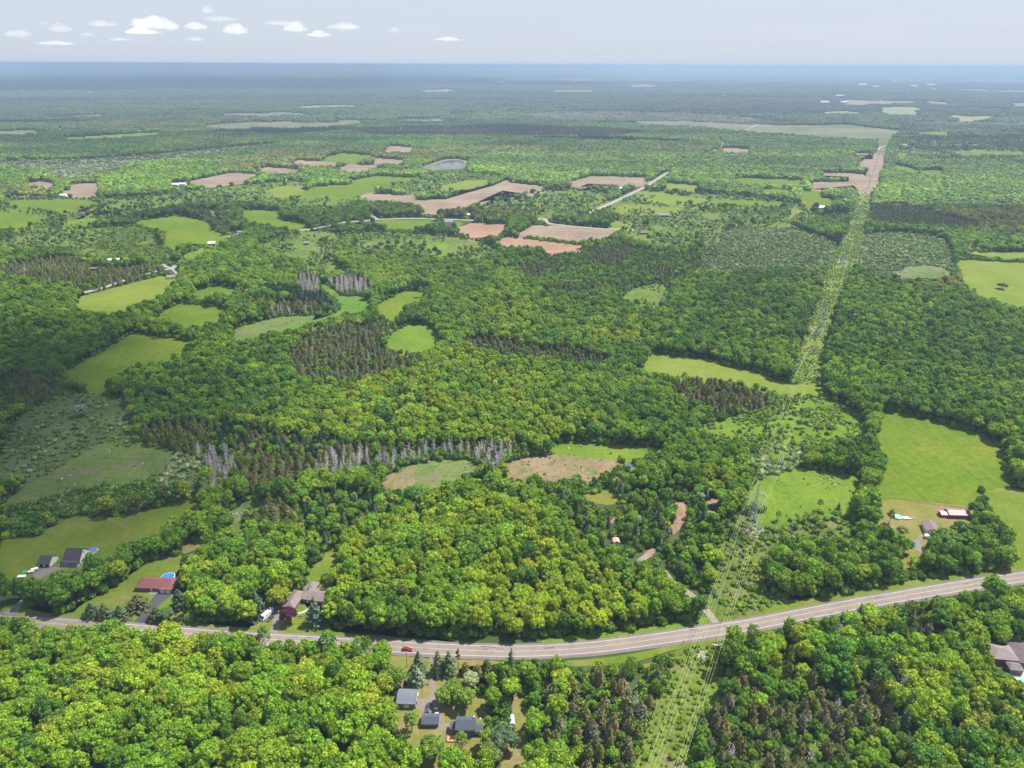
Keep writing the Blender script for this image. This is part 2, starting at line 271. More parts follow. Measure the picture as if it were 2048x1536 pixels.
# (class, sheet material or None, polygon)
OPEN = [
 ('T', 'scrubgrey', [(1040, 226), (1250, 222), (1500, 232), (1560, 250), (1400, 243), (1240, 241), (1060, 236)]),
 ('F', 'beige', [(420, 228), (560, 224), (640, 228), (520, 234)]),
 ('F', 'hay', [(560, 212), (700, 210), (720, 213), (600, 216)]),
 ('T', 'scrubgrey', [(1800, 246), (2060, 247), (2060, 262), (1800, 261)]),
 ('F', 'hay', [(1630, 224), (1700, 222), (1740, 226), (1660, 229)]),
 ('F', 'beige', [(0, 262), (60, 260), (100, 263), (40, 268), (0, 268)]),
 ('T', 'thicket', c5([(200, 420), (290, 340), (640, 330), (830, 380), (940, 420), (960, 460), (880, 590), (560, 600), (150, 610), (140, 540)])),
 ('T', 'thicket', c5([(1080, 390), (1250, 360), (1590, 390), (1640, 530), (1640, 640), (1500, 640), (1380, 650), (1200, 640), (1060, 580)])),
 ('w', 'thicket', c5([(1250, 610), (1400, 560), (1560, 560), (1640, 620), (1600, 640), (1400, 650)])),
 ('L', 'loosegrass', [(0, 388), (60, 396), (150, 396), (260, 396), (360, 385), (470, 372), (600, 360), (640, 372), (520, 386), (560, 400), (700, 398), (720, 412), (640, 428), (560, 416), (440, 412), (360, 420), (260, 440), (200, 452), (110, 470), (0, 470)]),
 ('L', 'loosegrass', [(0, 470), (110, 465), (200, 455), (260, 450), (300, 470), (330, 500), (200, 520), (120, 505), (0, 520)]),
 ('L', 'loosegrass', [(640, 480), (720, 462), (880, 468), (980, 485), (1010, 520), (940, 540), (800, 520), (700, 510)]),
 ('L', 'loosegrass', [(950, 420), (1010, 388), (1100, 380), (1180, 378), (1230, 390), (1180, 425), (1150, 445), (1060, 436), (1000, 436), (952, 436)]),
 ('L', 'loosegrass', [(1215, 400), (1300, 380), (1420, 385), (1600, 405), (1640, 430), (1620, 460), (1440, 450), (1420, 500), (1330, 510), (1230, 480), (1240, 462), (1290, 462), (1210, 440)]),
 ('L', 'loosegrass', [(770, 372), (840, 352), (900, 345), (1010, 350), (985, 368), (900, 392), (842, 398), (800, 385)]),
 ('L', 'loosegrass', [(560, 470), (640, 460), (700, 470), (660, 520), (720, 560), (640, 560), (560, 520), (500, 500)]),
 ('L', 'loosegrass', [(1780, 282), (1860, 278), (2048, 290), (2048, 330), (1900, 328), (1800, 320)]),
 ('L', 'loosegrass', [(1250, 580), (1330, 560), (1345, 600), (1300, 640), (1230, 620)]),
 ('S', 'scrub', c3([(330, 470), (560, 440), (700, 330), (860, 330), (960, 440), (960, 480), (1060, 520), (900, 520), (700, 510), (600, 530), (420, 480)])),
 ('S', 'scrub', [(1410, 1236), (1425, 1180), (1440, 1080), (1450, 1050), (1500, 1020), (1590, 1035), (1660, 1010), (1712, 1030), (1722, 1075), (1700, 1090), (1640, 1075), (1560, 1085), (1530, 1120), (1530, 1180), (1560, 1195), (1640, 1205), (1640, 1216), (1520, 1236), (1450, 1246)]),
 ('V', 'lowscrub', cG([(1330, 600), (1720, 520), (1700, 700), (1640, 740), (1780, 830), (1720, 1000), (1560, 1150), (1540, 1400), (1480, 1700), (1020, 1700), (1080, 1450), (1130, 1250), (1200, 1000), (1290, 880), (1380, 760)])),
 ('P', 'scrub', [(1478, 948), (1500, 905), (1560, 885), (1600, 888), (1608, 930), (1580, 944), (1530, 952)]),
 ('S', 'grass', [(1375, 858), (1430, 842), (1530, 815), (1560, 790), (1580, 765), (1640, 770), (1650, 790), (1700, 815), (1735, 848), (1735, 882), (1680, 880), (1610, 900), (1500, 890), (1440, 885)]),
 ('V', 'corridor', [(1572, 766), (1604, 682), (1616, 640), (1631, 613), (1643, 562), (1657, 524), (1684, 477), (1699, 442), (1715, 384), (1748, 384), (1735, 442), (1728, 477), (1722, 524), (1692, 562), (1676, 613), (1662, 660), (1656, 690), (1648, 730), (1648, 772)]),
 ('w', 'marsh', cA([(0, 650), (300, 480), (800, 150), (1100, 170), (1420, 250), (1400, 330), (1200, 490), (1000, 510), (600, 560), (300, 650), (0, 740)])),
 ('W', 'shrubmarsh', [(0, 870), (60, 815), (160, 780), (255, 795), (272, 850), (282, 888), (240, 895), (203, 880), (110, 945), (0, 1003)]),
 ('P', 'marsh', cA([(1420, 250), (1560, 300), (1640, 420), (1640, 520), (1540, 640), (1330, 620), (1200, 520), (1330, 350)])),
 ('H', 'shrubmarsh', cA([(0, 740), (300, 650), (600, 560), (1000, 490), (1300, 570), (1330, 620), (960, 745), (620, 760), (400, 830), (300, 920), (0, 900)])),
 ('F', 'lawn', cA([(0, 930), (120, 920), (320, 900), (480, 800), (620, 765), (960, 750), (1500, 625), (1570, 670), (1500, 720), (1330, 770), (1250, 880), (1000, 950), (980, 1000), (800, 1060), (700, 1170), (520, 1250), (420, 1200), (330, 1260), (150, 1250), (0, 1270)])),
 ('w', 'marsh', cB([(1010, 480), (1200, 370), (1400, 320), (1640, 305), (1820, 345), (1840, 440), (1700, 440), (1620, 540), (1280, 560), (1130, 585), (1030, 560)])),
 ('w', 'mudmarsh', cB([(1010, 480), (1180, 390), (1330, 350), (1300, 420), (1180, 500), (1160, 570), (1050, 575)])),
 ('w', 'mudmarsh', cC([(10, 440), (50, 320), (340, 260), (760, 300), (1000, 330), (1080, 400), (960, 360), (760, 470), (680, 500), (560, 480), (430, 520), (260, 480), (130, 490)])),
 ('w', 'grass', cC([(340, 260), (500, 160), (740, 180), (1260, 210), (1300, 270), (1120, 300), (1000, 330), (760, 300)])),
 ('w', 'marsh', [(461, 661), (495, 648), (560, 632), (649, 630), (675, 636), (600, 650), (540, 668), (513, 678), (468, 690)]),
 ('w', 'wetgreen', [(639, 560), (664, 575), (678, 591), (702, 593), (725, 591), (748, 612), (735, 626), (678, 634), (640, 646), (600, 657), (545, 672), (560, 658), (620, 642), (659, 632), (682, 618), (674, 600), (640, 580)]),
 ('w', 'grass', [(1500, 962), (1560, 948), (1600, 933), (1670, 945), (1728, 952), (1715, 992), (1712, 1030), (1660, 1010), (1590, 1035), (1520, 1025), (1490, 1000)]),
 ('F', 'pasture', [(1280, 740), (1302, 703), (1348, 711), (1433, 720), (1450, 731), (1509, 742), (1550, 759), (1580, 764), (1649, 774), (1645, 790), (1570, 790), (1539, 773), (1495, 757), (1348, 745)]),
 ('F', 'meadow', [(1758, 825), (1800, 822), (1880, 845), (1975, 870), (2005, 900), (2022, 950), (2035, 968), (2015, 975), (1965, 968), (1956, 1010), (1757, 994), (1757, 960), (1768, 930), (1765, 900), (1757, 880)]),
 ('F', 'drylawn', [(1757, 996), (1860, 1005), (1950, 1013), (1935, 1045), (1885, 1060), (1850, 1085), (1842, 1112), (1815, 1135), (1800, 1125), (1815, 1090), (1795, 1062), (1755, 1045)]),
 ('F', 'lawn', [(1965, 972), (2100, 985), (2100, 1160), (2048, 1150), (2034, 1100), (2020, 1050), (1990, 1020)]),
 ('F', 'pasture', [(1912, 519), (2060, 526), (2120, 540), (2120, 612), (2048, 610), (2018, 606), (1929, 574)]),
 ('F', 'pasture', [(1912, 502), (2100, 506), (2100, 519), (1980, 514)]),
 ('F', 'meadow', [(116, 752), (239, 682), (270, 664), (393, 685), (342, 712), (273, 723), (222, 753), (208, 777), (185, 783), (161, 756)]),
 ('F', 'meadow', c3([(905, 850), (1060, 778), (1360, 815), (1270, 880), (1200, 900), (1050, 895)])),
 ('F', 'meadow', c3([(1100, 725), (1260, 672), (1420, 700), (1330, 735), (1250, 705), (1180, 745)])),
 ('F', 'pasture', c3([(480, 735), (560, 718), (940, 620), (1040, 640), (980, 700), (880, 760), (760, 790), (740, 835), (600, 830), (430, 795)])),
 ('F', 'meadow', zm([(760, 1190), (1060, 1035), (1100, 1030), (1310, 1045), (1250, 1090), (1130, 1150), (1040, 1230), (1000, 1300), (820, 1280)])),
 ('F', 'grass', c4([(270, 1000), (330, 930), (420, 900), (520, 905), (580, 960), (590, 1000), (540, 1040), (440, 1060), (290, 1040)])),
 ('F', 'meadow', c3([(760, 305), (1050, 262), (1210, 300), (1250, 350), (1350, 395), (1290, 440), (1060, 430), (1020, 465), (960, 440), (965, 360), (850, 325)])),
 ('F', 'meadow', c3([(1400, 240), (1480, 232), (1640, 240), (1650, 290), (1820, 320), (1780, 345), (1600, 330), (1450, 300)])),
 ('F', 'meadow', c3([(1215, 235), (1290, 238), (1250, 275)])),
 ('F', 'grass', c3([(1060, 500), (1190, 450), (1230, 470), (1100, 525)])),
 ('F', 'meadow', zl([(120, 345), (340, 308), (640, 300), (930, 315), (1020, 350), (830, 400), (780, 465), (640, 460), (450, 420), (200, 410)])),
 ('F', 'meadow', zl([(-60, 428), (0, 430), (250, 450), (500, 490), (540, 520), (330, 570), (80, 600), (-60, 595)])),
 ('w', 'grass', zl([(620, 560), (760, 510), (1000, 480), (960, 560), (700, 620)])),
 ('F', 'soil', zl([(255, 130), (420, 115), (590, 135), (560, 165), (420, 155), (300, 160)])),
 ('F', 'soil', zl([(720, 140), (1010, 135), (990, 225), (850, 250), (640, 245), (620, 215), (720, 200)])),
 ('F', 'pasture', [(526, 384), (564, 372), (615, 372), (581, 391)]),
 ('F', 'meadow', [(590, 391), (632, 372), (700, 369), (762, 372), (738, 383), (718, 392), (640, 395)]),
 ('F', 'meadow', [(697, 362), (748, 352), (827, 354), (837, 359), (793, 367), (772, 372), (697, 366)]),
 ('F', 'pasture', [(882, 372), (940, 359), (977, 360), (977, 369), (940, 379), (885, 383)]),
 ('F', 'soil', c4([(110, 155), (160, 135), (440, 150), (460, 175), (620, 170), (900, 90), (980, 55), (1000, 75), (1210, 95), (1190, 110), (1080, 140), (950, 120), (790, 195), (720, 220), (590, 220), (570, 245), (510, 250), (450, 205), (300, 175), (170, 175)])),
 ('F', 'soil', c4([(1320, 75), (1480, 33), (1820, 45), (1760, 75), (1640, 90), (1450, 80), (1400, 100)])),
 ('F', 'redsoil', c4([(665, 345), (780, 308), (975, 318), (975, 345), (900, 385), (780, 390)])),
 ('F', 'soil', c4([(1020, 385), (1130, 322), (1350, 330), (1620, 350), (1590, 385), (1490, 415), (1350, 400), (1100, 380), (1060, 395)])),
 ('F', 'redsoil', c4([(890, 425), (960, 395), (1030, 395), (1440, 445), (1380, 475), (1220, 480), (1170, 450), (1000, 440)])),
 ('F', 'meadow', zm([(700, 330), (900, 305), (1380, 308), (1370, 335), (1200, 370), (1150, 380), (900, 385), (870, 350)])),
 ('F', 'meadow', zm([(1580, 320), (1730, 320), (1600, 385)])),
 ('w', 'grass', zm([(1250, 560), (1330, 530), (1530, 540), (1500, 620), (1350, 640)])),
 ('F', 'soil', zr([(510, 1185), (1290, 1205), (1280, 1300), (1200, 1400), (1010, 1420), (940, 1350), (400, 1400), (400, 1300), (880, 1300), (880, 1240), (520, 1220)])),
 ('F', 'soil', zr([(1000, 1060), (1080, 1015), (1350, 1010), (1350, 1090), (1260, 1190), (1110, 1190), (1110, 1120), (1000, 1110)])),
 ('F', 'soil', zr([(700, 930), (1360, 930), (1340, 1000), (1190, 1005), (1190, 960), (700, 948)])),
 ('F', 'beige', [(1240, 241), (1400, 243), (1560, 250), (1700, 250), (1800, 261), (1779, 276), (1716, 276), (1640, 273), (1500, 262), (1400, 252), (1280, 247)]),
 ('F', 'beige', [(1755, 280), (1775, 262), (1790, 264), (1780, 282), (1772, 304), (1755, 304)]),
 ('F', 'hay', [(1755, 213), (1843, 214), (1846, 224), (1826, 229), (1771, 230), (1755, 222)]),
 ('F', 'soil', [(1690, 200), (1838, 203), (1838, 207), (1788, 207), (1713, 210), (1694, 206)]),
 ('F', 'soil', [(1848, 202), (1905, 205), (1905, 210), (1848, 208)]),
 ('F', 'hay', [(1884, 230), (1999, 233), (1974, 243), (1924, 242)]),
 ('F', 'soil', [(2014, 206), (2100, 207), (2100, 214), (2019, 212)]),
 ('F', 'meadow', [(1469, 355), (1606, 360), (1604, 370), (1474, 363)]),
 ('F', 'meadow', c5([(520, 108), (700, 118), (690, 135), (520, 127)])),
 ('F', 'meadow', c5([(220, 168), (620, 188), (600, 215), (230, 202)])),
 ('F', 'pasture', c5([(0, 150), (120, 160), (90, 195), (0, 185)])),
 ('F', 'meadow', c5([(730, 190), (760, 120), (860, 125), (870, 160), (940, 175), (930, 215), (850, 205)])),
 ('F', 'drylawn', c5([(680, 235), (740, 228), (732, 272), (678, 272)])),
 ('F', 'meadow', zr([(1490, 940), (1650, 930), (1610, 1010), (1500, 1010)])),
 ('F', 'meadow', zr([(1440, 1085), (1620, 1105), (1780, 1160), (2100, 1150), (2100, 1200), (1800, 1195), (1450, 1135)])),
 ('F', 'meadow', [(1791, 266), (1880, 264), (1930, 267), (1880, 270)]),
 ('F', 'meadow', [(1900, 304), (1960, 300), (2048, 306), (2048, 312), (1920, 310)]),
 ('F', 'pasture', [(1265, 384), (1295, 382), (1380, 394), (1420, 398), (1400, 410), (1312, 399)]),
 ('F', 'pasture', [(1234, 412), (1261, 409), (1364, 416), (1357, 426), (1302, 425), (1240, 420)]),
 ('F', 'pasture', [(1217, 443), (1268, 446), (1264, 453), (1220, 451)]),
 ('F', 'pasture', [(1326, 365), (1400, 371), (1395, 378), (1329, 374)]),
 ('F', 'soil', [(570, 328), (600, 320), (675, 325), (670, 331)]),
 ('F', 'soil', [(505, 340), (535, 334), (605, 339), (600, 344), (550, 345)]),
 ('F', 'soil', [(365, 365), (465, 345), (520, 349), (480, 361), (410, 369)]),
 ('F', 'soil', [(665, 340), (700, 328), (775, 332), (715, 342)]),
 ('F', 'soil', [(740, 322), (755, 316), (815, 321), (800, 328)]),
 ('F', 'soil', [(760, 300), (780, 292), (830, 294), (820, 304)]),
 ('F', 'meadow', [(635, 318), (685, 306), (750, 311), (730, 320), (665, 323)]),
 ('F', 'beige', [(400, 252), (440, 247), (565, 242), (640, 245), (700, 239), (770, 240), (650, 252), (450, 256)]),
 ('F', 'beige', [(90, 233), (210, 228), (220, 231), (120, 234)]),
 ('F', 'grass', [(100, 277), (320, 264), (320, 269), (150, 278)]),
 ('T', 'scrubgrey', [(0, 320), (200, 320), (450, 294), (600, 284), (450, 306), (250, 330), (230, 345), (140, 362), (100, 350), (90, 340), (0, 336)]),
 ('F', 'hay', [(835, 181), (900, 178), (920, 182), (860, 185)]),
 ('F', 'hay', [(1095, 181), (1190, 180), (1190, 184), (1110, 184)]),
 ('F', 'hay', [(1252, 172), (1280, 168), (1320, 170), (1315, 173), (1262, 175)]),
 ('F', 'soil', [(1440, 304), (1450, 295), (1500, 298), (1498, 303)]),
 # yards and verges near the camera
 ('F', 'lawn', cE([(0, 300), (60, 250), (180, 250), (300, 310), (560, 330), (640, 250), (760, 190), (900, 110), (1050, 0), (1110, -60), (1200, -110), (1440, -160), (1430, -60), (1370, 30), (1350, 100), (1480, 240), (1520, 380), (1750, 420), (2048, 440), (2048, 475), (1600, 450), (1000, 410), (400, 370), (0, 340)])),
 ('F', 'lawn', cF([(-40, 440), (100, 390), (90, 250), (180, 240), (330, 190), (420, 230), (460, 290), (600, 280), (620, 420), (680, 470), (900, 480), (1700, 555), (1660, 575), (400, 495), (0, 480)])),
 ('F', 'lawn', cB([(560, 1040), (640, 1000), (740, 1080), (700, 1170), (560, 1230), (530, 1330), (430, 1290), (470, 1160), (560, 1110)])),
 ('F', 'drylawn', cF([(860, 660), (1180, 650), (1400, 680), (2000, 690), (1990, 720), (1640, 740), (1650, 820), (1800, 900), (1860, 980), (1860, 1160), (1840, 1260), (1820, 1290), (1780, 1320), (1620, 1330), (1500, 1500), (1480, 1600), (1330, 1600), (1300, 1300), (1180, 1250), (1150, 1130), (1060, 1030), (1180, 900), (1260, 880), (1100, 690)])),
 ('F', 'drylawn', cG([(130, 860), (200, 840), (200, 1000), (240, 1080), (190, 1180), (220, 1300), (180, 1536), (0, 1536), (0, 1380), (150, 1300), (80, 1110)])),
 ('F', 'lawn', cD([(0, 1470), (380, 1400), (740, 1350), (760, 1330), (1200, 1260), (1560, 1210), (2100, 1140), (2100, 1200), (1300, 1320), (780, 1420), (0, 1580)])),
 ('F', 'grass', cG([(250, 545), (600, 490), (1000, 455), (1400, 400), (1640, 330), (1700, 400), (1400, 460), (1000, 520), (450, 555)])),
 ('F', 'lawn', [(1118, 1322), (1200, 1318), (1290, 1303), (1345, 1290), (1500, 1263), (1500, 1272), (1350, 1298), (1290, 1320), (1220, 1332), (1130, 1334)]),
 ('F', 'olive', cC([(650, 580), (850, 545), (950, 600), (900, 680), (700, 650)])),
 ('F', 'dirt', cC([(1370, 630), (1460, 640), (1470, 780), (1420, 860), (1350, 920), (1340, 800), (1390, 720)])),
 ('F', 'dirt', cC([(1610, 650), (1690, 610), (1770, 625), (1700, 680)])),
 ('F', 'dirt', cC([(870, 750), (915, 770), (895, 870), (865, 860)])),
 ('F', 'dirt', cC([(1110, 1090), (1150, 1030), (1220, 1010), (1230, 1040), (1150, 1100)])),
 ('F', 'marsh', cA([(1790, 760), (1850, 680), (2048, 600), (2100, 640), (1920, 720), (1900, 860), (2000, 900), (1880, 900), (1800, 820)])),
 ('F', 'drylawn', cA([(1430, 1010), (1480, 960), (1620, 960), (1600, 990), (1500, 1040), (1440, 1060)])),
 ('F', 'lawn', [(2010, 1288), (2060, 1280), (2060, 1310), (1990, 1312)]),
]
OPENSET = set('FSVWwHPL')
MW, MH = 1024, 768
cls = np.full((MH, MW), ord('D'), np.uint8)
# far country first: alternate kinds in broad stretches
yy, xx = np.mgrid[0:MH, 0:MW]
def paint(ch, pts):
    P = np.array(pts) / 2.0
    x0, x1 = max(0, int(P[:, 0].min())), min(MW, int(P[:, 0].max()) + 2)
    y0, y1 = max(0, int(P[:, 1].min())), min(MH, int(P[:, 1].max()) + 2)
    if x1 <= x0 or y1 <= y0: return
    X = xx[y0:y1, x0:x1] + .5; Y = yy[y0:y1, x0:x1] + .5
    ins = np.zeros(X.shape, bool); n = len(P)
    for i in range(n):
        ax, ay = P[i]; bx, by = P[(i + 1) % n]
        if ay == by: continue
        c = ((ay > Y) != (by > Y)) & (X < (bx - ax) * (Y - ay) / (by - ay) + ax)
        ins ^= c
    cls[y0:y1, x0:x1][ins] = ord(ch)
paint('M', [(0, 150), (2048, 150), (2048, 215), (1700, 230), (0, 225)])
paint('K', [(0, 150), (1000, 160), (1000, 190), (0, 190)])
paint('B', [(650, 255), (1024, 250), (1200, 255), (1300, 262), (1240, 273), (1024, 271), (750, 271)])
paint('B', [(1040, 236), (1300, 234), (1560, 244), (1560, 251), (1300, 243), (1100, 246)])
paint('B', [(1800, 244), (2048, 246), (2048, 264), (1800, 262)])
paint('C', [(1024, 276), (1200, 272), (1420, 284), (1400, 296), (1200, 288), (1024, 290)])
paint('K', [(1424, 276), (1560, 280), (1760, 290), (1760, 304), (1560, 300), (1430, 286)])
paint('C', [(1610, 296), (1770, 298), (1768, 305), (1600, 303)])
paint('C', [(0, 232), (120, 236), (350, 228), (360, 236), (150, 244), (0, 246)])
paint('C', [(380, 262), (620, 256), (720, 258), (600, 268), (420, 270)])
paint('M', [(1780, 275), (2048, 270), (2048, 330), (1800, 320)])
paint('K', [(0, 255), (400, 262), (700, 275), (900, 290), (600, 300), (300, 310), (0, 310)])
paint('K', [(1000, 275), (1400, 285), (1760, 290), (1760, 305), (1300, 300), (1000, 290)])
for ch, pts in WOODS: paint(ch, chaikin(pts, 1))
SMOOTH = {'S', 'V', 'W', 'w', 'H', 'P', 'T', 'L'}
for i, (ch, sh, pts) in enumerate(OPEN):
    paint(ch, chaikin(pts, 2) if ch in SMOOTH else pts)

# ------------------------------------------------------------------ roads
HWY = [(-260, 1228), (-120, 1234), (0, 1242), (102, 1247), (254, 1259), (380, 1268), (500, 1277), (600, 1282.5), (690, 1288), (770, 1292.5), (870, 1298), (970, 1302), (1050, 1302.5), (1114, 1300), (1190, 1294.5), (1280, 1283), (1363, 1271), (1440, 1259.5), (1520, 1246), (1620, 1226), (1721, 1207), (1790, 1195), (1853, 1184), (1950, 1168), (2048, 1154), (2200, 1133), (2400, 1108)]
def smooth_path(pts, n=6):
    P = [at(*p)[:2] for p in pts]; out = []
    for i in range(len(P) - 1):
        a, b = P[i], P[i + 1]; p0 = P[max(i - 1, 0)]; p3 = P[min(i + 2, len(P) - 1)]
        for k in range(n):
            t = k / n
            out.append(.5 * ((2 * a) + (b - p0) * t + (2 * p0 - 5 * a + 4 * b - p3) * t * t + (-p0 + 3 * a - 3 * b + p3) * t ** 3))
    out.append(P[-1]); return np.array(out)
def ribbon(path, w0, w1, z, mb, a=0.0, b=1e9, thick=0.0):
    """strip between lateral offsets w0 and w1 along path, arc length a..b"""
    d = np.gradient(path, axis=0); d /= np.linalg.norm(d, axis=1)[:, None]; nn = np.stack([-d[:, 1], d[:, 0]], 1)
    s = np.r_[0, np.cumsum(np.linalg.norm(np.diff(path, axis=0), axis=1))]
    k = np.where((s >= a) & (s <= b))[0]
    if len(k) < 2: return
    L = path + nn * w1; Rr = path + nn * w0
    vs = []; fs = []
    for j, i in enumerate(k):
        vs += [(L[i][0], L[i][1], z), (Rr[i][0], Rr[i][1], z)]
        if thick: vs += [(L[i][0], L[i][1], z - thick), (Rr[i][0], Rr[i][1], z - thick)]
    q = 4 if thick else 2
    for j in range(len(k) - 1):
        A, B = j * q, (j + 1) * q
        fs.append((A + 1, B + 1, B, A))
        if thick: fs += [(A, B, B + 2, A + 2), (A + 3, B + 3, B + 1, A + 1)]
    mb.add(vs, fs)
hwy = smooth_path(HWY)
ROADS = [  # (name, pts, width, label, material)
 ('road', [(157, 588), (205, 576), (256, 559), (318, 542), (342, 537), (352, 531)], 8, 'pale grey country road climbing past a pasture with roadside trees', 'paleroad'),
 ('path', [(325, 529), (334, 534), (345, 538), (357, 550)], 5, 'pale curved driveway reaching the grey roofed farmhouse', 'paleroad'),
 ('road', [(455, 473), (468, 469), (489, 465)], 8, 'short stretch of pale road showing through the trees', 'paleroad'),
 ('road', [(600, 461), (619, 459), (639, 455), (665, 450), (694, 444), (725, 442), (756, 439), (795, 437.5), (834, 437), (870, 438), (912, 439), (948, 441)], 9, 'pale country road curving along a green field by the ploughed fields', 'paleroad'),
 ('road', [(741, 429), (748, 434), (756, 439)], 8, 'short side road joining the pale country road', 'paleroad'),
 ('road', [(1073, 439), (1084, 437), (1094, 441), (1097, 446), (1111, 449), (1158, 454), (1213, 458), (1281, 460)], 9, 'pale road bending round the corner of the ploughed fields', 'paleroad'),
 ('road', [(1178, 426), (1186, 422), (1210, 412), (1234, 401), (1261, 388), (1295, 371), (1318, 356), (1336, 345)], 11, 'straight pale road running away between fields and woods', 'paleroad'),
 ('road', [(1336, 345), (1380, 322), (1424, 304), (1444, 292), (1446, 285), (1439, 280), (1464, 272), (1476, 265), (1501, 256), (1524, 245), (1546, 235)], 9, 'winding distant road leading through the far woods', 'paleroad'),
 ('road', [(1546, 235), (1590, 218), (1639, 202), (1655, 193), (1666, 186), (1668, 178), (1672, 168)], 16, 'straight road far off near the long white barns', 'paleroad'),
 ('path', cC([(1290, 1190), (1310, 1220), (1370, 1290), (1480, 1360)]) + [(1386, 1194), (1406, 1215), (1422, 1232), (1434, 1250), (1440, 1259)], 4, 'narrow dirt track leaving the highway beside the power line', 'track'),
 ('path', cC([(1180, 1060), (1130, 1090), (1100, 1120)]), 4, 'brown dirt lane in the wood beside the small pink roofed shed', 'track'),
]
def paint_line(pts, hw):
    for a, b in zip(pts[:-1], pts[1:]):
        d = np.array(b, float) - np.array(a, float); L = np.linalg.norm(d); n = np.array([-d[1], d[0]]) / L * hw; d = d / L * hw * .6; a = np.array(a); b = np.array(b)
        paint('F', [tuple(a - d + n), tuple(b + d + n), tuple(b + d - n), tuple(a - d - n)])
for _n, _p, _w, _l, _m in ROADS[:7]: paint_line(_p, 2.6)
for _p in ([(1424, 304), (1444, 292), (1446, 285), (1439, 280)], [(1464, 272), (1476, 265)], [(1501, 256), (1524, 245)]): paint_line(_p, 1.3)
paint_line([(1639, 202), (1655, 193), (1666, 186)], 1.2)
paint_line(ROADS[9][1][1:], 2.2)
paint_line([q for q in HWY if q[0] > 760], 8)
def near_path_mask(P, path, w):
    """boolean: points P (n,2) within w of the polyline"""
    m = np.zeros(len(P), bool)
    bb = (P[:, 0] > path[:, 0].min() - w) & (P[:, 0] < path[:, 0].max() + w) & (P[:, 1] > path[:, 1].min() - w) & (P[:, 1] < path[:, 1].max() + w)
    idx = np.where(bb)[0]
    if len(idx) == 0: return m
    Q = P[idx]; dmin = np.full(len(Q), 1e9)
    for i in range(len(path) - 1):
        a, b = path[i], path[i + 1]; ab = b - a; L = ab @ ab
        t = np.clip(((Q - a) @ ab) / max(L, 1e-9), 0, 1)
        dmin = np.minimum(dmin, np.linalg.norm(Q - (a + t[:, None] * ab), axis=1))
    m[idx] = dmin < w
    return m
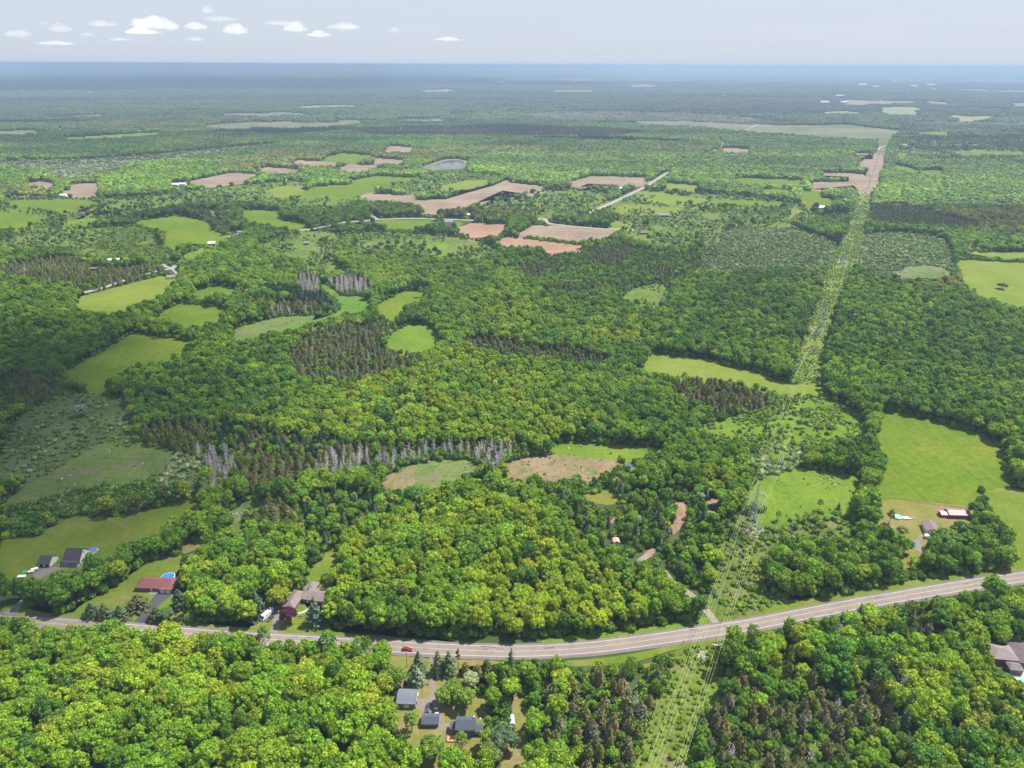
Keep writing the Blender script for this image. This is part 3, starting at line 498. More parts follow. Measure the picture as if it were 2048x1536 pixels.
#@@PART2
# ------------------------------------------------------------------ ground, sheets, roads
G = {
 'loosegrass': ground_mat('loose_grass', [(.08, .13, .022), (.11, .16, .028), (.14, .17, .045)], .012, .12, blot=(.14, .13, .06), blot_scale=.02, blot_range=(.56, .7), fine=.3),
 'thicket': ground_mat('thicket_grass', [(.10, .135, .045), (.13, .165, .06), (.15, .17, .075)], .012, .12, fine=.3),
 'grass': ground_mat('grass', [(.08, .14, .012), (.11, .18, .016), (.145, .20, .024)], .03, .3, fine=.2),
 'meadow': ground_mat('meadow', [(.080, .135, .008), (.098, .155, .010), (.125, .172, .014)], .012, .2, blot=(.15, .17, .02), blot_scale=.02, blot_range=(.5, .75), streak=((.30, .02, 1), .35, .28), fine=.2),
 'pasture': ground_mat('pasture', [(.115, .165, .018), (.14, .185, .024), (.17, .20, .035)], .02, .2, blot=(.17, .16, .06), blot_scale=.03, blot_range=(.56, .72), fine=.14),
 'hay': ground_mat('hay', [(.17, .19, .07), (.20, .21, .09), (.22, .22, .11)], .004, .03, fine=.1),
 'lawn': ground_mat('lawn', [(.09, .145, .012), (.12, .165, .018), (.15, .18, .03)], .05, .35, blot=(.17, .155, .06), blot_scale=.05, blot_range=(.55, .7), fine=.16),
 'drylawn': ground_mat('drylawn', [(.13, .15, .03), (.17, .165, .042), (.21, .175, .07)], .05, .35, blot=(.24, .18, .10), blot_scale=.045, blot_range=(.53, .72), fine=.16),
 'soil': ground_mat('ploughed_soil', [(.19, .145, .108), (.235, .178, .132), (.28, .21, .16)], .012, .1, blot=(.20, .17, .10), blot_scale=.008, blot_range=(.55, .75), streak=((.015, .16, 1), .3, .75), fine=.12),
 'redsoil': ground_mat('red_soil', [(.235, .145, .095), (.275, .17, .115), (.31, .195, .135)], .015, .1, streak=((.02, .22, 1), .3, .3), fine=.08),
 'beige': ground_mat('beige_marsh', [(.11, .13, .065), (.16, .155, .095), (.19, .17, .11)], .003, .02, blot=(.09, .12, .05), blot_scale=.002, blot_range=(.5, .6), streak=((.0008, .006, 1), .1, .6), fine=.15),
 'scrub': ground_mat('scrub_grass', [(.07, .105, .02), (.10, .14, .026), (.135, .16, .04)], .04, .4, blot=(.16, .14, .075), blot_scale=.05, blot_range=(.54, .66), fine=.3),
 'lowscrub': ground_mat('low_scrub_grass', [(.085, .13, .02), (.12, .165, .026), (.15, .18, .04)], .06, .45, blot=(.18, .15, .08), blot_scale=.07, blot_range=(.56, .68), fine=.35),
 'corridor': ground_mat('corridor_grass', [(.10, .155, .022), (.13, .18, .028), (.155, .19, .04)], .02, .3, blot=(.18, .17, .08), blot_scale=.03, blot_range=(.55, .68), streak=((.3, .05, 1), -.45, .4), fine=.25),
 'scrubgrey': ground_mat('grey_scrub', [(.13, .135, .085), (.165, .16, .105), (.18, .165, .12)], .004, .03, fine=.2),
 'marsh': ground_mat('marsh_grass', [(.085, .13, .03), (.11, .155, .04), (.14, .17, .055)], .03, .3, blot=(.16, .13, .095), blot_scale=.035, blot_range=(.56, .66), streak=((.05, .3, 1), .5, .4), fine=.25),
 'mudmarsh': ground_mat('mud_marsh', [(.13, .14, .05), (.21, .16, .09), (.27, .19, .13)], .03, .3, blot=(.11, .14, .04), blot_scale=.05, blot_range=(.52, .62), fine=.25),
 'wetgreen': ground_mat('wet_green', [(.07, .15, .018), (.085, .17, .02), (.11, .18, .03)], .02, .2, fine=.15),
 'shrubmarsh': ground_mat('shrub_marsh', [(.075, .105, .035), (.095, .13, .045), (.12, .145, .06)], .03, .3, fine=.3),
 'olive': ground_mat('olive_clearing', [(.12, .14, .02), (.15, .165, .025), (.16, .16, .03)], .08, .4, fine=.2),
 'dirt': ground_mat('bare_dirt', [(.19, .12, .075), (.24, .155, .10), (.28, .19, .13)], .1, .5, fine=.15),
}
# base ground: forest floor near the camera, a mosaic of woods and fields far out
def base_ground():
    m, nt, b = mat_new('ground'); p = geo_pos(nt)
    near = ramp(nt, noise(nt, p, .05, 6, .65), [(.3, (.026, .042, .012)), (.5, (.04, .06, .018)), (.7, (.06, .07, .028))])
    far = ramp(nt, noise(nt, scaled(nt, p, (.00022, .0005, 1)), 1, 10, .74, .5), [(.34, (.008, .018, .012)), (.46, (.025, .045, .022)), (.54, (.05, .08, .035)), (.60, (.12, .14, .07)), (.66, (.24, .22, .15)), (.74, (.40, .34, .28))])  # dark stops: far woods, with the shade between crowns put into their colour
    vn = N(nt, 'ShaderNodeTexVoronoi'); vn.inputs['Scale'].default_value = 1; nt.links.new(scaled(nt, p, (.0013, .0007, 1), .1), vn.inputs['Vector'])
    sep = N(nt, 'ShaderNodeSeparateColor'); nt.links.new(vn.outputs['Color'], sep.inputs[0])
    fld = ramp(nt, sep.outputs[0], [(0, (.022, .042, .022)), (.70, (.04, .066, .03)), (.8, (.10, .13, .05)), (.9, (.17, .15, .10)), (1, (.24, .19, .15))])
    far = mixc(nt, far, fld, .35)
    sx = N(nt, 'ShaderNodeSeparateXYZ'); nt.links.new(p, sx.inputs[0])
    mr = N(nt, 'ShaderNodeMapRange'); mr.inputs[1].default_value = 9500; mr.inputs[2].default_value = 13000; nt.links.new(sx.outputs[1], mr.inputs[0])
    c = mixc(nt, near, far, mr.outputs[0])
    nt.links.new(c, b.inputs['Base Color']); b.inputs['Roughness'].default_value = 1; b.inputs['Specular IOR Level'].default_value = 0
    return m
mb = MB()
ys = [-900, 0, 1500, 6000, 20000, 60000, 160000]
xs = [-160000, -40000, -8000, 0, 8000, 40000, 160000]
vs = [(x, y, 0) for y in ys for x in xs]; n = len(xs)
mb.add(vs, [(j * n + i, j * n + i + 1, (j + 1) * n + i + 1, (j + 1) * n + i) for j in range(len(ys) - 1) for i in range(n - 1)])
tag(mb.build('ground', base_ground()), 'wide wooded plain reaching to the horizon', 'ground', kind='structure')

SHEETNAME = {'thicket': 'scrubland', 'loosegrass': 'grass_field', 'grass': 'grass_field', 'meadow': 'meadow', 'pasture': 'pasture', 'hay': 'hay_field', 'lawn': 'lawn', 'drylawn': 'lawn', 'soil': 'ploughed_field', 'redsoil': 'ploughed_field',
             'beige': 'marsh', 'scrub': 'scrubland', 'lowscrub': 'scrubland', 'corridor': 'clearing', 'scrubgrey': 'scrubland', 'marsh': 'marsh', 'mudmarsh': 'marsh', 'wetgreen': 'marsh',
             'shrubmarsh': 'marsh', 'olive': 'clearing', 'dirt': 'dirt_patch'}
SHEETWORD = {'thicket': 'pale grey green thicket ground', 'loosegrass': 'rough grass under loose young trees', 'grass': 'rough green grass', 'meadow': 'bright green meadow', 'pasture': 'pale green pasture', 'hay': 'pale hay field', 'lawn': 'mown green lawn', 'drylawn': 'dry yellowish lawn',
             'soil': 'brown ploughed field', 'redsoil': 'reddish ploughed field', 'beige': 'beige marsh', 'scrub': 'grassy scrub', 'lowscrub': 'bright low scrub', 'corridor': 'cleared power line strip',
             'scrubgrey': 'grey green scrub', 'marsh': 'grey green marsh grass', 'mudmarsh': 'brown muddy marsh', 'wetgreen': 'vivid green wet ground', 'shrubmarsh': 'dark shrubby marsh', 'olive': 'olive grassy clearing', 'dirt': 'bare brown dirt'}
def where(x, y):
    return '%s percent across and %s percent down the photo' % (numword(x / 20.48), numword(y / 15.36))
BASEZ = {'loosegrass': .01, 'scrub': .02, 'lowscrub': .02, 'corridor': .02, 'marsh': .03, 'shrubmarsh': .02, 'scrubgrey': .02}
for i, (ch, sh, pts) in enumerate(OPEN):
    if not sh: continue
    q = chaikin(pts, 2) if ch in SMOOTH else chaikin(pts, 1 if sh in ('lawn', 'drylawn', 'dirt', 'olive', 'grass') else 0)
    P = np.array([at(*p)[:2] for p in q])
    d = np.linalg.norm(P.mean(0)); z = BASEZ.get(sh, .075) + .0006 * i + (0 if d < 1500 else d * 3e-5)
    me = bpy.data.meshes.new(SHEETNAME[sh])
    A = .5 * np.sum(P[:, 0] * np.roll(P[:, 1], -1) - P[:, 1] * np.roll(P[:, 0], -1))
    if A < 0: P = P[::-1]
    bm = bmesh.new(); f = bm.faces.new([bm.verts.new((x, y, z)) for x, y in P]); 
    if sh not in ('dirt', 'olive'):      # the field runs on under the trees that stand before it
        sh_ = P * (1 - 8.5 / CAM_H); sh_ = P + (sh_ - P).mean(0)
        bm.faces.new([bm.verts.new((x, y, z - .012)) for x, y in sh_]); bm.faces.ensure_lookup_table()
    bmesh.ops.triangulate(bm, faces=bm.faces[:]); bm.to_mesh(me); bm.free()
    me.materials.append(G[sh]); o = bpy.data.objects.new(SHEETNAME[sh], me); COL.objects.link(o)
    cx = sum(p[0] for p in pts) / len(pts); cy_ = sum(p[1] for p in pts) / len(pts)
    tag(o, SHEETWORD[sh] + ', ' + where(cx, cy_), 'field', kind='structure')

def asphalt(name, col, crack=.35, scale=1.0):
    m, nt, b = mat_new(name); p = geo_pos(nt)
    c = ramp(nt, noise(nt, p, .08 * scale, 7, .6), [(.3, tuple(x * .88 for x in col)), (.7, tuple(x * 1.08 for x in col))])
    v = N(nt, 'ShaderNodeTexVoronoi', feature='DISTANCE_TO_EDGE'); v.inputs['Scale'].default_value = .12; v.inputs['Randomness'].default_value = 1
    nv = N(nt, 'ShaderNodeVectorMath', operation='ADD'); nt.links.new(p, nv.inputs[0])
    nn = N(nt, 'ShaderNodeTexNoise'); nn.inputs['Scale'].default_value = .3; nt.links.new(p, nn.inputs['Vector'])
    sc = N(nt, 'ShaderNodeVectorMath', operation='SCALE'); sc.inputs['Scale'].default_value = 6; nt.links.new(nn.outputs['Color'], sc.inputs[0]); nt.links.new(sc.outputs[0], nv.inputs[1])
    nt.links.new(nv.outputs[0], v.inputs['Vector'])
    mr = N(nt, 'ShaderNodeMapRange'); mr.inputs[1].default_value = .0; mr.inputs[2].default_value = .03; mr.inputs[3].default_value = crack; mr.inputs[4].default_value = 0; nt.links.new(v.outputs['Distance'], mr.inputs[0])
    c = mixc(nt, c, (.07, .065, .06), mr.outputs[0])
    nt.links.new(c, b.inputs['Base Color']); b.inputs['Roughness'].default_value = .92
    return m
A_ = {'hwy': asphalt('worn_asphalt', (.165, .142, .13)), 'shoulder': ground_mat('gravel_shoulder', [(.145, .125, .115), (.165, .14, .13), (.185, .16, .145)], .08, .6, fine=.12),
      'paleroad': asphalt('pale_road', (.22, .20, .18), .1), 'track': ground_mat('track_dirt', [(.22, .175, .14), (.27, .22, .18), (.20, .18, .10)], .2, .8, fine=.2),
      'drive': asphalt('grey_drive', (.14, .13, .125), .15), 'black': asphalt('black_drive', (.045, .045, .055), .05), 'gravel': ground_mat('gravel_drive', [(.18, .15, .135), (.21, .175, .155), (.19, .155, .125)], .1, .6, fine=.15),
      'concrete': plain('concrete', (.30, .27, .24), .9, .1, .5), 'white': plain('road_paint', (.46, .44, .42), .7, .18, .6), 'yellow': plain('yellow_paint', (.40, .26, .10), .7, .22, .6)}
mb = MB(); ribbon(hwy, -5.9, 5.2, .16, mb, thick=.16)
hw_sh = tag(mb.build('road_shoulder', A_['shoulder']), 'gravel shoulders along both edges of the two lane highway', 'road shoulder', kind='structure')
mb = MB(); ribbon(hwy, -4.3, 4.0, .185, mb, thick=.1)
road = tag(mb.build('road', A_['hwy']), 'two lane grey highway curving across the foreground woods', 'road', kind='structure')
for w, nm, mt, lab in ((-3.45, 'edge_line', 'white', None), (3.35, 'edge_line', 'white', None), (0, 'centre_line', 'yellow', None)):
    mb = MB(); hw = .08 if nm == 'edge_line' else .14
    ribbon(hwy, w - hw, w + hw, .19, mb)
    o = mb.build(nm, A_[mt], road)
    if nm == 'edge_line': o['label'] = 'white painted edge line on the ' + ('camera side' if w < 0 else 'far side')
# tar patches and sealed cracks
mb = MB(); s = np.r_[0, np.cumsum(np.linalg.norm(np.diff(hwy, axis=0), axis=1))]
for k in range(60):
    i = random.randrange(10, len(hwy) - 6); d = hwy[i + 1] - hwy[i]; d /= np.linalg.norm(d); nn_ = np.array([-d[1], d[0]])
    w = random.choice([random.uniform(.8, 3.6), random.uniform(2.2, 3.8), random.uniform(-3.5, 3.6)]); a = hwy[i] + nn_ * w; L = random.uniform(.4, 2.2); h = random.uniform(.08, .28)
    q = [a - d * L - nn_ * h, a + d * L - nn_ * h * .6, a + d * L + nn_ * h, a - d * L + nn_ * h * .7]
    mb.add([(x, y, .188) for x, y in q], [(0, 1, 2, 3)])
tag(mb.build('tar_patch', A_['black'], road), kind='stuff')
ROADPATHS = [(hwy, 7.6)]
for nm, pts, w, lab, mt in ROADS:
    P = smooth_path(pts, 4); d = np.linalg.norm(P.mean(0)); z = .13 + d * 6e-5
    mb = MB(); ribbon(P, -w / 2, w / 2, z, mb)
    tag(mb.build(nm, A_[mt]), lab, nm, kind='structure'); ROADPATHS.append((P, w / 2 + 2.5 if d < 1800 else w / 2 - 1))
def flat_poly(name, pts, z, mat, lab, cat, thick=0.0, smooth=1):
    P = np.array([at(*p)[:2] for p in chaikin(pts, smooth)])
    A = .5 * np.sum(P[:, 0] * np.roll(P[:, 1], -1) - P[:, 1] * np.roll(P[:, 0], -1))
    if A < 0: P = P[::-1]
    bm = bmesh.new(); f = bm.faces.new([bm.verts.new((x, y, z)) for x, y in P])
    if thick:
        r = bmesh.ops.extrude_face_region(bm, geom=[f]); bmesh.ops.translate(bm, vec=(0, 0, -thick), verts=[v for v in r['geom'] if isinstance(v, bmesh.types.BMVert)])
        bmesh.ops.recalc_face_normals(bm, faces=bm.faces)
    bmesh.ops.triangulate(bm, faces=bm.faces[:]); me = bpy.data.meshes.new(name); bm.to_mesh(me); bm.free()
    me.materials.append(mat); o = bpy.data.objects.new(name, me); COL.objects.link(o)
    return tag(o, lab, cat, kind='structure')
NOTREE = []
def drive(pts, mt, lab, z=.155):
    flat_poly('driveway', pts, z, A_[mt], lab, 'driveway'); NOTREE.append(pts)
drive(z770([(905, 330), (960, 330), (1010, 480), (1025, 760), (1035, 1000), (1050, 1160), (1110, 1300), (1150, 1536), (1190, 1700), (1300, 1760), (1290, 1830), (1120, 1860), (1060, 1640), (780, 1640), (760, 1480), (640, 1340), (660, 1190), (900, 1200), (925, 1000), (930, 700), (950, 480)]), 'gravel', 'long gravel driveway and parking yard beside the metal roofed barn')
drive(z500([(240, 1460), (330, 1380), (430, 1240), (470, 1120), (460, 900), (420, 800), (470, 740), (640, 760), (680, 900), (690, 1060), (600, 1200), (530, 1400)]), 'drive', 'grey driveway with a parked motorhome')
drive(cE([(1015, 425), (1060, 380), (1180, 230), (1240, 150), (1370, 145), (1330, 200), (1260, 240), (1200, 330), (1130, 430)]), 'black', 'black asphalt driveway of the red roofed house')
drive(cE([(-40, 345), (20, 320), (100, 270), (165, 205), (200, 230), (150, 290), (80, 355)]), 'drive', 'grey lane leaving the highway at the left edge')
drive(cA([(240, 1225), (320, 1170), (420, 1160), (540, 1145), (640, 1150), (640, 1172), (540, 1168), (430, 1190), (360, 1225), (310, 1262)]), 'drive', 'curved grey driveway in front of the white house and garage')
drive(cD([(1140, 960), (1190, 950), (1225, 905), (1255, 915), (1220, 990), (1300, 1050), (1290, 1070), (1230, 1045), (1170, 1000)]), 'drive', 'forked grey driveway by the maple trees at the right')
drive(cD([(1540, 1262), (1580, 1235), (1660, 1232), (1700, 1250), (1640, 1290), (1580, 1296)]), 'drive', 'shaded driveway mouth joining the highway at the right')
flat_poly('path', z500([(930, 880), (1040, 865), (1150, 810), (1220, 740), (1250, 750), (1180, 840), (1060, 900), (940, 915)]), .15, A_['concrete'], 'pale curved garden path beside the purple leaved tree', 'path', smooth=2)
flat_poly('path', zr([(1240, 905), (1250, 880), (1290, 850), (1360, 845), (1300, 865), (1270, 890)]), .3, A_['concrete'], 'small pale farm lane beyond the far brown fields', 'path')
# trodden loop path on the left lawn
lp = [(122, 1075), (130, 1060), (140, 1048), (165, 1040), (200, 1037), (230, 1042), (250, 1055), (257, 1062), (250, 1073), (235, 1082), (215, 1090), (200, 1095)]
mb = MB(); ribbon(smooth_path(lp, 5), -.35, .35, .125, mb)
tag(mb.build('path', G['dirt']), 'faint trodden loop path on the lawn behind the white house', 'path', kind='structure')

# water
def water_mat(name, col, rough=.12):
    m, nt, b = mat_new(name); p = geo_pos(nt)
    b.inputs['Base Color'].default_value = (*col, 1); b.inputs['Roughness'].default_value = rough; b.inputs['Specular IOR Level'].default_value = .5
    bp = N(nt, 'ShaderNodeBump'); bp.inputs['Strength'].default_value = .08; bp.inputs['Distance'].default_value = .3
    nt.links.new(noise(nt, p, .8, 4, .6), bp.inputs['Height']); nt.links.new(bp.outputs[0], b.inputs['Normal'])
    return m
WAT = water_mat('pond_water', (.06, .08, .09))
def pond(pts, lab, z=.12):
    paint('F', pts); flat_poly('pond', pts, z, WAT, lab, 'pond', smooth=2)
flat_poly('mud', [(838, 334), (872, 324), (895, 317), (938, 320), (934, 338), (885, 341), (850, 340)], .3, G['beige'], 'pale muddy margin round the far pond', 'mud', smooth=2)
paint('F', [(838, 334), (872, 324), (895, 317), (938, 320), (934, 338), (885, 341), (850, 340)])
pond([(872, 329), (895, 320), (930, 322), (926, 334), (890, 336), (866, 335)], 'pale pond among the far fields', .6)
pond([(770, 239), (800, 235), (860, 236), (920, 239), (870, 243), (812, 242)], 'distant pale lake beyond the dark woods', .9)
pond([(1253, 929), (1258, 924), (1274, 926), (1282, 934), (1268, 937), (1256, 935)], 'tiny dark pool at the edge of the muddy marsh')
pond([(1900, 178), (1980, 179), (2120, 181), (2120, 186), (1940, 182)], 'long pale water far off at the right', 2.0)
pond([(1890, 162), (2048, 162), (2200, 163), (2200, 165), (1900, 164)], 'thin line of pale water near the horizon at the right', 3.0)
for pts in NOTREE: paint('F', pts)

# ------------------------------------------------------------------ haze
hz = MB(); hz.box(-200000, 200000, -1500, 200000, -1.0, 286.0)
hm = bpy.data.materials.new('haze_air'); hm.use_nodes = True; hn = hm.node_tree; hn.nodes.clear()
ho = hn.nodes.new('ShaderNodeOutputMaterial'); hv = hn.nodes.new('ShaderNodeVolumePrincipled')
hv.inputs['Color'].default_value = (.345, .465, .66, 1); hv.inputs['Density'].default_value = 0.95e-4; hv.inputs['Anisotropy'].default_value = 0.0
hn.links.new(hv.outputs[0], ho.inputs['Volume'])
tag(hz.build('haze', hm), 'thin blue haze lying over the plain', 'haze', kind='stuff')
# ------------------------------------------------------------------ tree prototypes
def ico(sub, r, c, sq=(1, 1, 1), jit=0.0, rng=None):
    bm = bmesh.new(); bmesh.ops.create_icosphere(bm, subdivisions=sub, radius=1.0)
    v = np.array([x.co[:] for x in bm.verts]); f = [[w.index for w in x.verts] for x in bm.faces]; bm.free()
    if jit and rng is not None: v *= (1 + rng.uniform(-jit, jit, len(v)))[:, None]
    return v * r * np.array(sq) + np.array(c), f
def mesh_from(name, parts, mats):
    """parts: list of (verts, faces, material index)"""
    V = []; Fc = []; MI = []; n = 0
    for v, f, mi in parts:
        V.append(np.asarray(v)); Fc += [tuple(n + i for i in q) for q in f]; MI += [mi] * len(f); n += len(v)
    me = bpy.data.meshes.new(name); me.from_pydata(np.concatenate(V).tolist(), [], Fc)
    me.polygons.foreach_set('material_index', MI)
    for m in mats: me.materials.append(m)
    me.update(); return me
def cards(centers, normals, size, rng, jitter=.5, aspect=1.0, bend=.25, three=False):
    n = len(centers); nrm = normals + rng.normal(0, jitter, (n, 3)); nrm /= np.linalg.norm(nrm, axis=1)[:, None]
    t = np.cross(nrm, rng.normal(0, 1, (n, 3))); t /= np.linalg.norm(t, axis=1)[:, None] + 1e-9; b = np.cross(nrm, t)
    s = (size * rng.uniform(.65, 1.25, n))[:, None] * .5
    c = centers
    v = np.stack([c - t * s * aspect - b * s * .3 - nrm * s * bend, c + b * s * -1.0, c + t * s * aspect - nrm * s * bend, c + b * s * 1.05 + nrm * s * bend * .3], 1).reshape(-1, 3)
    f = [(4 * i, 4 * i + 1, 4 * i + 2, 4 * i + 3) for i in range(n)]
    return v, f
def tube(path, r0_, r1_, n=5):
    path = [Vector(p) for p in path]; vs = []; fs = []
    for i, p in enumerate(path):
        d = (path[min(i + 1, len(path) - 1)] - path[max(i - 1, 0)]).normalized(); q = d.to_track_quat('Z', 'Y')
        r = r0_ + (r1_ - r0_) * i / (len(path) - 1)
        vs += [tuple(p + q @ Vector((math.cos(2 * math.pi * k / n) * r, math.sin(2 * math.pi * k / n) * r, 0))) for k in range(n)]
    for i in range(len(path) - 1):
        fs += [(i * n + k, i * n + (k + 1) % n, (i + 1) * n + (k + 1) % n, (i + 1) * n + k) for k in range(n)]
    return np.array(vs), fs
def trunk_mesh(name, rng, h, r, limbs=5, spread=2.5):
    parts = [tube([(0, 0, -.3), (rng.normal(0, .1), rng.normal(0, .1), h * .4), (rng.normal(0, .25), rng.normal(0, .25), h * .8)], r, r * .35, 6) + (0,)]
    for k in range(limbs):
        a = 2 * math.pi * (k + rng.uniform(-.3, .3)) / limbs; z = h * rng.uniform(.3, .6)
        parts.append(tube([(0, 0, z), (math.cos(a) * spread * .5, math.sin(a) * spread * .5, z + 1.2), (math.cos(a) * spread, math.sin(a) * spread, z + 2.6)], r * .45, r * .12, 4) + (0,))
    return mesh_from(name, parts, [M['bark']])
def broad_crown(name, seed, H=13.0, Rc=4.3, lobes=15, per=44, csize=.95, tall=.62, core=True, droop=0.0):
    rng = np.random.default_rng(seed); parts = []
    zc = H * (1 - tall / 2) - .5; hz_ = H * tall / 2
    cen = [];
    for k in range(lobes):
        u = (k + .5) / lobes; phi = math.acos(1 - 1.45 * u); th = k * 2.39996 + rng.uniform(-.4, .4)
        rr = rng.uniform(.55, .74)
        cen.append((math.sin(phi) * math.cos(th) * Rc * rr, math.sin(phi) * math.sin(th) * Rc * rr, zc + math.cos(phi) * hz_ * rr * rng.uniform(.85, 1.15)))
    C = []; Nn = []
    for c in cen:
        c = np.array(c); lr = rng.uniform(.30, .46) * Rc
        d = rng.normal(0, 1, (per, 3)); d /= np.linalg.norm(d, axis=1)[:, None]
        out = c - np.array([0, 0, zc - hz_ * .3]); out /= np.linalg.norm(out) + 1e-9
        d = d + out * .55; d[:, 2] += .25; d /= np.linalg.norm(d, axis=1)[:, None]
        C.append(c + d * lr * rng.uniform(.82, 1.08, per)[:, None]); Nn.append(d)
        if core:
            v, f = ico(1, lr * .86, c, (1, 1, .92), .12, rng); parts.append((v, f, 0))
    C = np.concatenate(C); Nn = np.concatenate(Nn)
    if droop: C[:, 2] -= droop * (np.hypot(C[:, 0], C[:, 1]) / Rc) ** 2
    v, f = cards(C, Nn, csize, rng, .42); parts.append((v, f, 0))
    return mesh_from(name, parts, [M['leaf']])
def spruce_crown(name, seed, H=14.0, Rc=3.0, tiers=13, per=34, csize=.8, power=.85, base=.08):
    rng = np.random.default_rng(seed); C = []; Nn = []; parts = []
    for k in range(tiers):
        u = k / (tiers - 1); z = H * (base + (1 - base) * u); r = Rc * (1 - u) ** power + .12
        n = max(5, int(per * (r / Rc) ** .8))
        th = rng.uniform(0, 2 * math.pi, n); lump = 1 + .22 * np.sin(th * 5 + k * 1.7) + rng.uniform(-.12, .12, n)
        q = rng.uniform(.35, 1, n) ** .6
        C.append(np.stack([np.cos(th) * r * lump * q, np.sin(th) * r * lump * q, z - q * r * .32 + rng.uniform(-.2, .35, n)], 1))
        Nn.append(np.stack([np.cos(th) * .7, np.sin(th) * .7, np.full(n, .75)], 1))
        if k % 2 == 0 and r > .5:
            m = 7; a = np.arange(m) * 2 * math.pi / m; vv = [(math.cos(t) * r * .72, math.sin(t) * r * .72, z - r * .35) for t in a] + [(0, 0, z + H / tiers * 1.4)]
            parts.append((np.array(vv), [(i, (i + 1) % m, m) for i in range(m)], 0))
    v, f = cards(np.concatenate(C), np.concatenate(Nn), csize, rng, .3, 1.25, .4); parts.append((v, f, 0))
    return mesh_from(name, parts, [M['needle']])
def twig_crown(name, seed, H=11.0, Rc=2.2, n=120):
    rng = np.random.default_rng(seed); parts = []
    parts.append(tube([(0, 0, 0), (rng.normal(0, .2), rng.normal(0, .2), H * .5), (rng.normal(0, .3), rng.normal(0, .3), H)], .16, .04, 4) + (0,))
    for k in range(n):
        z = H * rng.uniform(.22, .97); a = rng.uniform(0, 2 * math.pi); L = Rc * (1.05 - z / H) * rng.uniform(.6, 1.2) + .3
        e = np.array([math.cos(a) * L, math.sin(a) * L, z + L * rng.uniform(.1, .9)]); m = np.array([math.cos(a) * L * .5, math.sin(a) * L * .5, z + .1])
        v = np.array([(0, 0, z - .09), (0, 0, z + .09), m + (0, 0, .12), e, m - (0, 0, .08)]); parts.append((v, [(0, 4, 3, 2, 1)], 0))
    C = rng.normal(0, 1, (110, 3)) * np.array([Rc * .38, Rc * .38, H * .22]) + np.array([0, 0, H * .6])
    v, f = cards(C, rng.normal(0, 1, (110, 3)), .5, rng, .5, .5); parts.append((v, f, 0))
    return mesh_from(name, parts, [M['twig']])
def bush(name, seed, r=1.6, n=90, csize=.6):
    rng = np.random.default_rng(seed); C = []; Nn = []; parts = []
    for k in range(4):
        c = np.array([rng.normal(0, r * .4), rng.normal(0, r * .4), r * rng.uniform(.3, .6)]); lr = r * rng.uniform(.5, .75)
        d = rng.normal(0, 1, (n // 4, 3)); d[:, 2] = np.abs(d[:, 2]) * .9; d /= np.linalg.norm(d, axis=1)[:, None]
        C.append(c + d * lr); Nn.append(d); v, f = ico(1, lr * .85, c, (1, 1, .9), .15, rng); parts.append((v, f, 0))
    v, f = cards(np.concatenate(C), np.concatenate(Nn), csize, rng, .45); parts.append((v, f, 0))
    return mesh_from(name, parts, [M['leaf']])
def lump_tree(name, seed, H=12, Rc=4.6, lobes=7):
    """tree for great distances: a few rough lobes"""
    rng = np.random.default_rng(seed); parts = []
    for k in range(lobes):
        a = k * 2.4; q = rng.uniform(.25, .6) * Rc if k else 0
        v, f = ico(1, Rc * rng.uniform(.42, .6), (math.cos(a) * q, math.sin(a) * q, H * rng.uniform(.52, .76) if k else H * .74), (1, 1, 1.05), .22, rng); parts.append((v, f, 0))
    v, f = ico(1, Rc * .8, (0, 0, H * .4), (1, 1, 1.2), .15, rng); parts.append((v, f, 0))
    C = rng.normal(0, 1, (60, 3)); C /= np.linalg.norm(C, axis=1)[:, None]; C[:, 2] = np.abs(C[:, 2])
    v, f = cards(C * np.array([Rc * .95, Rc * .95, H * .42]) + np.array([0, 0, H * .55]), C, 1.5, rng, .5); parts.append((v, f, 0))
    return mesh_from(name, parts, [M['leaf']])
def lump_cone(name, seed, H=14, Rc=3):
    rng = np.random.default_rng(seed); parts = []
    for k in range(5):
        u = k / 5; m = 7; r = Rc * (1 - u * .85); z = H * (.1 + .75 * u)
        vv = [(math.cos(i * 6.283 / m + k) * r * rng.uniform(.8, 1.15), math.sin(i * 6.283 / m + k) * r * rng.uniform(.8, 1.15), z) for i in range(m)] + [(0, 0, z + H * .3)]
        parts.append((np.array(vv), [(i, (i + 1) % m, m) for i in range(m)], 0))
    return mesh_from(name, parts, [M['needle']])
NV = 7
PRO = {'broad': [broad_crown('crown', 100 + i, 13 + (i % 3), 4.0 + .25 * (i % 4), 14 + i % 5, 74, .74, .70 + .03 * (i % 3)) for i in range(NV)] + [broad_crown('crown', 150 + i, 15 + i, 3.0 + .3 * i, 19, 40, .62, .78, core=False) for i in range(2)] + [broad_crown('crown', 160 + i, 12, 4.9, 22, 48, .70, .62) for i in range(2)],
       'spruce': [spruce_crown('crown', 200 + i, 14, 3.1 + .2 * i, 14, 44, .75) for i in range(4)],
       'cedar': [spruce_crown('crown', 300 + i, 10.2, 2.9 + .25 * i, 11, 50, .8, .42, .03) for i in range(4)],
       'dead': [twig_crown('branches', 400 + i, 10.5 + i, 1.9 + .2 * i) for i in range(4)],
       'bush': [bush('bush', 500 + i, 1.5 + .15 * i) for i in range(4)],
       'lump': [lump_tree('crown', 600 + i) for i in range(6)],
       'cone': [lump_cone('crown', 700 + i) for i in range(3)]}
